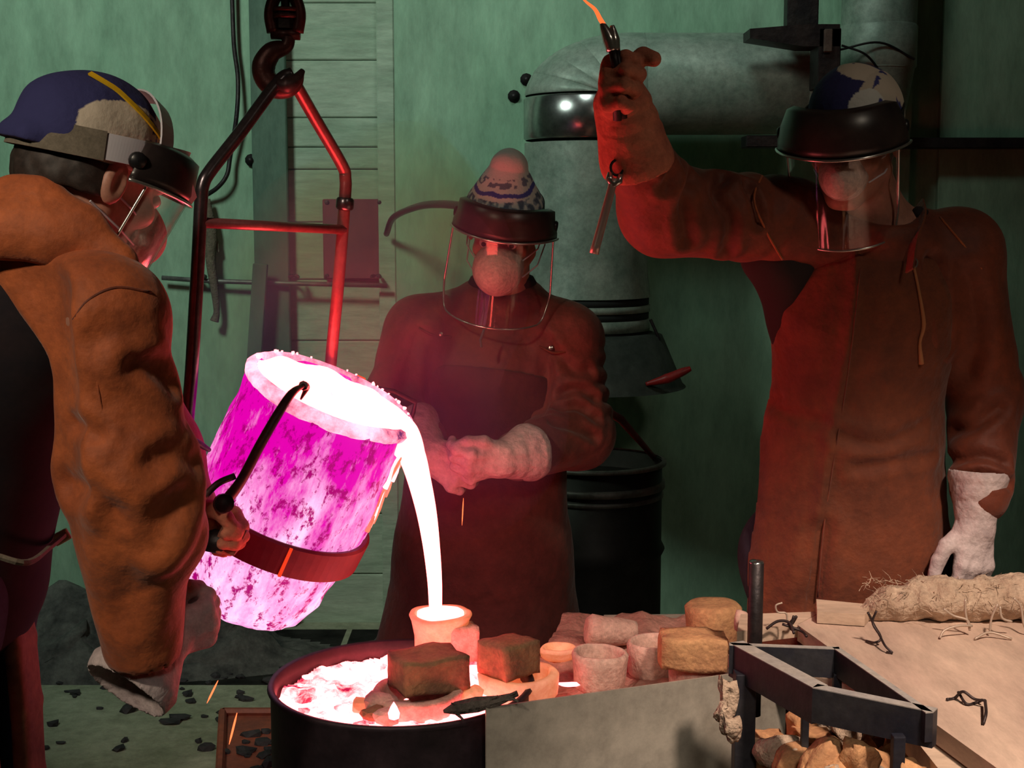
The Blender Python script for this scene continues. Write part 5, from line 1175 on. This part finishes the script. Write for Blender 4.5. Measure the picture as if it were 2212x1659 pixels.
glove(m_root, W(1086, 992, 3.01), (-.80, -.36, -.12), (.0, -.45, .8), False, W(1138, 978, 3.06), M_['glove'], curl=[.75, .95, 1.05, 1.1], cr=(.042, .066), g=1.08, fs=1.2, vox=.0028, thumb=((.05, .045, -.012), (.052, .075, -.02), (.04, .10, -.028)))

# ------------------------------------------------------------------ left worker
l_root = empty('person', (W(-60, 461, 2.1)[0], 2.1, 0), 'person at the left edge bending over the crucible in orange leather sleeves, seen from behind', 'person')
hL = W(200, 382, 2.10); HL = frame(hL, (.64, .66, -.36), up=(.05, -.10, 1)); HS = 1.06
nk = W(92, 520, 2.12); shR = W(222, 690, 1.97); shL = W(170, 640, 2.34); elR = W(268, 1010, 1.98); wrR = W(308, 1385, 2.04)
elL = W(330, 980, 2.44); wrL = W(415, 1115, 2.46); che = W(5, 760, 2.14); wai = W(-80, 1010, 2.16); hip = W(-110, 1200, 2.18)
hp1 = hip + (.0, -.10, -.03); hp2 = hip + (.0, .09, -.03)
F = Field((-1.08, 1.78, 0), (-.30, 2.62, 1.78), .0075, fine=(hL - .15, hL + .16), fvox=.0036)
F.u(cap(nk + (0, 0, -.05), che, .10, .13, ((1, 0, 0), .75))); F.u(cap(che, wai, .13, .12, ((1, 0, 0), .78)), .04); F.u(cap(wai, hip, .12, .135, ((1, 0, 0), .8)), .04); F.u(cap(shR + (-.03, .05, 0), shL + (-.03, -.05, 0), .055), .04)
for a, b, c in ((shR, elR, wrR), (shL, elL, wrL)): F.u(cap(a, b, .05, .04), .03); F.u(cap(b, c, .04, .028), .02)
head_prims(F, HL, nk, HS)
for h in (hp1, hp2):
    F.u(cap(h, (h[0] + .05, h[1], .5), .085, .058), .04); F.u(cap((h[0] + .05, h[1], .5), (h[0], h[1], .09), .056, .038), .03); F.u(cap((h[0], h[1], .08), (h[0] + .14, h[1], .04), .04, .035), .02)
part('body', F.mesh(), M_['skin'], l_root, smooth=True); eyes(l_root, HL, HS)
# hair at the nape
F = Field((-.12, -.14, -.12), (.12, .06, .06), .004); F.u(ell((0, -.03, -.005), (.083, .084, .07))); F.both(plane((0, -.012, -.03), (0, 1, .0)));
F.both(plane((0, 0, -.022), (0, .2, -1))); F.disp(lumps((-.2,) * 3, (.2,) * 3, .003, 90, 2))
O('hair', (lambda v, f: (v * HS, f))(*F.mesh()), M_['hair'], l_root, M=HL, smooth=True)
# shirt
F = Field((-1.12, 1.80, .75), (-.5, 2.50, 1.50), .007)
F.u(cap(nk + (0, 0, -.08), che, .12, .165, ((1, 0, 0), .85))); F.u(cap(che, wai, .165, .16, ((1, 0, 0), .9)), .04); F.u(cap(wai, hip + (0, 0, -.02), .16, .17, ((1, 0, 0), .9)), .04)
F.disp(folds(che + (0, 0, .1), hip, .22, .006, .09, 3, (.6, 0, 0)))
part('shirt', F.mesh(), M_['shirt'], l_root, smooth=True)
# leather cape sleeves
F = Field((-1.12, 1.72, .72), (-.36, 2.66, 1.52), .0058)
F.u(cap(nk + (-.10, .0, .01), nk + (.01, -.03, .0), .085, .085)); F.u(cap(nk + (.0, -.03, -.02), shR, .075, .085), .05); F.u(cap(nk + (0, .05, -.03), shL, .09, .085), .05)
F.u(cap(shR, elR, .086, .094), .04); F.u(cap(elR, wrR, .096, .062), .03); F.u(cap(elR + (.02, 0, .03), elR + (.045, 0, -.09), .066, .07), .04)
F.u(cap(shL, elL, .085, .085), .04); F.u(cap(elL, wrL, .08, .05), .03)
F.disp(folds(shR + (0, 0, .06), elR, .13, .0035, .16, 1, (.9, 0, 0))); F.disp(folds(elR, wrR, .13, .005, .15, 5, (.7, 0, 0))); F.disp(folds(nk, shR, .12, .005, .08, 8))
F.disp(lumps((-1.2, 1.7, .7), (-.3, 2.7, 1.6), .004, 15, 2))
F.cut(cap(nk + (0, 0, .0), tf(HL, (0, -.02, -.05))[0] + (.03, 0, .05), .066, .066), .012)
F.cut(cap(wrR, wrR + (wrR - elR) * .6, .05, .058), .004)
F.cut(cap(W(-38, 640, 1.87), W(-5, 1180, 1.86), .115, .12), .012); 
SL = Surf(F.mesh())
for ln, w, d in (([(205, 735), (235, 722), (280, 728)], .016, .008), ([(290, 790), (330, 790), (372, 830)], .012, .013), ([(160, 915), (180, 925), (205, 940)], .010, .010), ([(335, 1000), (380, 985), (420, 1000)], .013, .013), ([(150, 1045), (200, 1065), (240, 1105)], .014, .013),
                 ([(400, 1070), (370, 1100), (340, 1180)], .016, .012), ([(260, 1130), (280, 1230), (260, 1330)], .02, .010)):
    SL.crease(ln, w * 1.25, d * .75)
slv = part('leather_sleeves', SL.vf(), M_['leather'], l_root, smooth=True)
part('sleeve_seam', tube(SL.line([(205, 790), (222, 890), (255, 980), (290, 1050), (308, 1120)], .0006), .0016, 6), M_['leather'], slv, smooth=True)
part('shoulder_seam', tube(SL.line([(160, 690), (190, 650), (250, 622), (325, 632)], .001), .0022, 6), M_['leather2'], slv, smooth=True)
# collar flap
fl_ = [W(-60, 400, 2.0), W(20, 382, 1.98), W(70, 392, 1.97), W(150, 445, 1.96), W(235, 520, 1.95)]
F = Field(np.min(fl_, 0) - .12, np.max(fl_, 0) + (.06, .16, .07), .0045)
for a, b in zip(fl_, fl_[1:]): F.u(cap(a + V(0, .03, -.05), b + V(0, .03, -.035), .042, .034, ((0, 1, 0), .6)), .03)
F.u(cap(W(-40, 500, 1.97), W(90, 510, 1.965), .040, .030, ((0, 1, 0), .6)), .04); F.disp(lumps((-1.2, 1.7, .7), (-.3, 2.7, 1.6), .003, 25, 2))
part('collar', F.mesh(), M_['leather'], l_root, smooth=True)
# cap, headgear
make_cap(l_root, HL @ np.array(Matrix.Translation((0, -.004, .012))), 'left', 1.03, 5)
K = HL @ np.array(Matrix.Rotation(0, 4, 'Z')); hs_ = HS
headband(l_root, HL, .105, .128, .047, .22, .038, M_['plastic'], 20, 112, cy=-.004, name='headband')
headband(l_root, HL, .107, .131, .047, .22, .042, M_['strapg'], 110, 250, cy=-.004, name='rear_strap')
headband(l_root, HL, .105, .128, .047, .22, .038, M_['plastic'], 250, 345, cy=-.004, name='headband')
# crown strap over the head: from the temple up and over
cs = [np.array((.096 * math.cos(t), .045 - .010 * math.sin(t), .055 + .090 * math.sin(t))) for t in np.linspace(-.05, math.pi + .05, 26)]
def strap_over(pts, w, m, name):
    v = []; cen_ = np.array((0, 0, .045))
    tg = np.gradient(np.array(pts), axis=0)
    for p, t in zip(pts, tg):
        n = nrm((p - cen_) * (1, .9, 1)); s = nrm(np.cross(n, nrm(t)))
        for a, b in ((w / 2, 0.0), (-w / 2, 0.0), (-w / 2, .003), (w / 2, .003)): v.append(p + s * a + n * b)
    f = [(i * 4 + k, i * 4 + (k + 1) % 4, (i + 1) * 4 + (k + 1) % 4, (i + 1) * 4 + k) for i in range(len(pts) - 1) for k in range(4)] + [(0, 1, 2, 3), tuple(len(v) - 4 + k for k in range(4))[::-1]]
    return O(name, (np.array(v), f), M_[m] if isinstance(m, str) else m, l_root, M=HL, smooth=False)
strap_over(cs, .030, 'plastic', 'crown_strap')
strap_over([np.array((.108, .045, .06)), np.array((.106, .075, .045)), np.array((.098, .10, .03)), np.array((.088, .118, .018))], .022, 'plastic', 'front_strap')
yel = [np.array((.0955 * math.cos(el_) * math.cos(az), -.0225 + .119 * math.cos(el_) * math.sin(az), .048 + .1045 * math.sin(el_))) for az, el_ in zip(np.linspace(R_(-50), R_(42), 16), np.concatenate([np.linspace(R_(52), R_(46), 6), np.linspace(R_(44), R_(18), 10)]))]
strap_over(yel, .008, mat('yellow_cord', (.75, .45, .01), rough=.6), 'yellow_cord')
GL = frame(W(252, 350, 2.11), (.76, .42, -.52), up=(.1, -.05, 1)); 
face_shield(l_root, GL, r=.118, ang=74, hgt=.20, brim_h=.062, brim_in=.088, tilt=.0)
respirator(l_root, HL, HS)
# gloves
glove(l_root, W(345, 1385, 2.12), (.80, .45, .22), (.3, -.2, .8), True, W(292, 1462, 2.08), M_['glove'], curl=[1.2, 1.2, 1.2, 1.1], cr=(.046, .075), g=1.2, vox=.0032)
glove(l_root, W(405, 1112, 2.46), (.85, .12, -.25), (.1, -.5, .8), False, W(372, 1085, 2.46), M_['glove_lit'], curl=[1.0, 1.05, 1.1, 1.1], cr=(.040, .052), g=1.15, vox=.0036)
# apron edge, buckle, trousers below
F = Field((-.95, 1.92, .25), (-.45, 2.50, 1.02), .006)
e_ = [W(-25, 1215, 2.18), W(8, 1270, 2.16), W(28, 1400, 2.15), W(42, 1540, 2.15), W(50, 1700, 2.16), W(54, 1900, 2.16)]
for a, b in zip(e_, e_[1:]): F.u(cap(a, b, .011, .011)); pass
for t in np.linspace(0, .07, 12):
    for a, b in zip(e_, e_[1:]): F.u(cap(a + V(0, t, 0), b + V(0, t, 0), .012, .012), .008)
part('apron', F.mesh(), mat('tan_apron_edge', (.34, .17, .10), (.2, .09, .06), scale=9, rough=.85, bump=.2), l_root, smooth=True)
part('belt_buckle', box(W(133, 1160, 2.22), (.028, .01, .02), M=eul(0, -.5, .2), bev=.003), mat('brass_buckle', (.7, .65, .4), rough=.3, metal=.6), l_root)
part('apron_strap', tube(spline([W(-10, 1200, 1.97), W(60, 1215, 2.0), W(110, 1180, 2.15), W(140, 1155, 2.22)], 5), .005, 6), M_['strapg'], l_root)
trousers(l_root, [hp1, hp2], [hp1[1], hp2[1]], hip + (0, 0, .1))
for h in (hp1, hp2):
    F = Field((h[0] - .1, h[1] - .09, -.01), (h[0] + .24, h[1] + .09, .3), .007)
    F.u(cap((h[0], h[1], .27), (h[0], h[1], .08), .062, .058)); F.u(cap((h[0] - .02, h[1], .045), (h[0] + .16, h[1], .04), .05, .045, ((0, 0, 1), .8)), .03); F.both(plane((0, 0, .002), (0, 0, -1)))
    part('boot', F.mesh(), M_['boot'], l_root, smooth=True)

# ================================================================== smoke drifting up from the pour
SM = Field((-1.0, 2.4, .8), (.25, 4.2, 2.2), .03)
SM.u(ell(W(720, 780, 2.95), (.26, .3, .22))); SM.u(ell(W(800, 640, 3.1), (.30, .4, .30)), .15); SM.u(ell(W(860, 520, 3.3), (.26, .4, .26)), .15); SM.u(ell(W(640, 760, 3.3), (.24, .3, .2)), .15); SM.u(ell(W(960, 820, 2.85), (.24, .14, .34)), .12)
SM.disp(lumps((-2, 2, 0), (2, 5, 3), .05, 8, 3))
hz = bpy.data.materials.new('blue_smoke'); hz.use_nodes = True; _n = hz.node_tree.nodes; _n.remove(_n['Principled BSDF'])
vs = _n.new('ShaderNodeVolumeScatter'); vs.inputs['Color'].default_value = (.60, .46, 1, 1); vs.inputs['Anisotropy'].default_value = .2
tcn = _n.new('ShaderNodeTexCoord'); nzn = _n.new('ShaderNodeTexNoise'); nzn.inputs['Scale'].default_value = 3.2; mrn = _n.new('ShaderNodeMapRange')
mrn.inputs[1].default_value = .35; mrn.inputs[2].default_value = .7; mrn.inputs[3].default_value = .02; mrn.inputs[4].default_value = 3.0
hz.node_tree.links.new(tcn.outputs['Object'], nzn.inputs['Vector']); hz.node_tree.links.new(nzn.outputs['Fac'], mrn.inputs[0]); mpn = _n.new('ShaderNodeMapping'); mpn.inputs['Location'].default_value = (0, 0, -.72); mpn.inputs['Scale'].default_value = (1.35, 1.0, 1.30)
grn = _n.new('ShaderNodeTexGradient'); grn.gradient_type = 'SPHERICAL'; mun = _n.new('ShaderNodeMath'); mun.operation = 'MULTIPLY'
hz.node_tree.links.new(tcn.outputs['Object'], mpn.inputs[0]); hz.node_tree.links.new(mpn.outputs[0], grn.inputs[0])
hz.node_tree.links.new(grn.outputs['Fac'], mun.inputs[0]); hz.node_tree.links.new(mrn.outputs[0], mun.inputs[1]); hz.node_tree.links.new(mun.outputs[0], vs.inputs['Density'])
hz.node_tree.links.new(vs.outputs[0], _n['Material Output'].inputs['Volume'])
scene.cycles.volume_step_rate = 4.0; scene.cycles.volume_max_steps = 64; scene.cycles.volume_bounces = 0
tag(O('drifting_smoke', SM.mesh(), hz, smooth=True), 'thin bluish purple smoke drifting up between crucible and middle worker', 'smoke', kind='stuff')
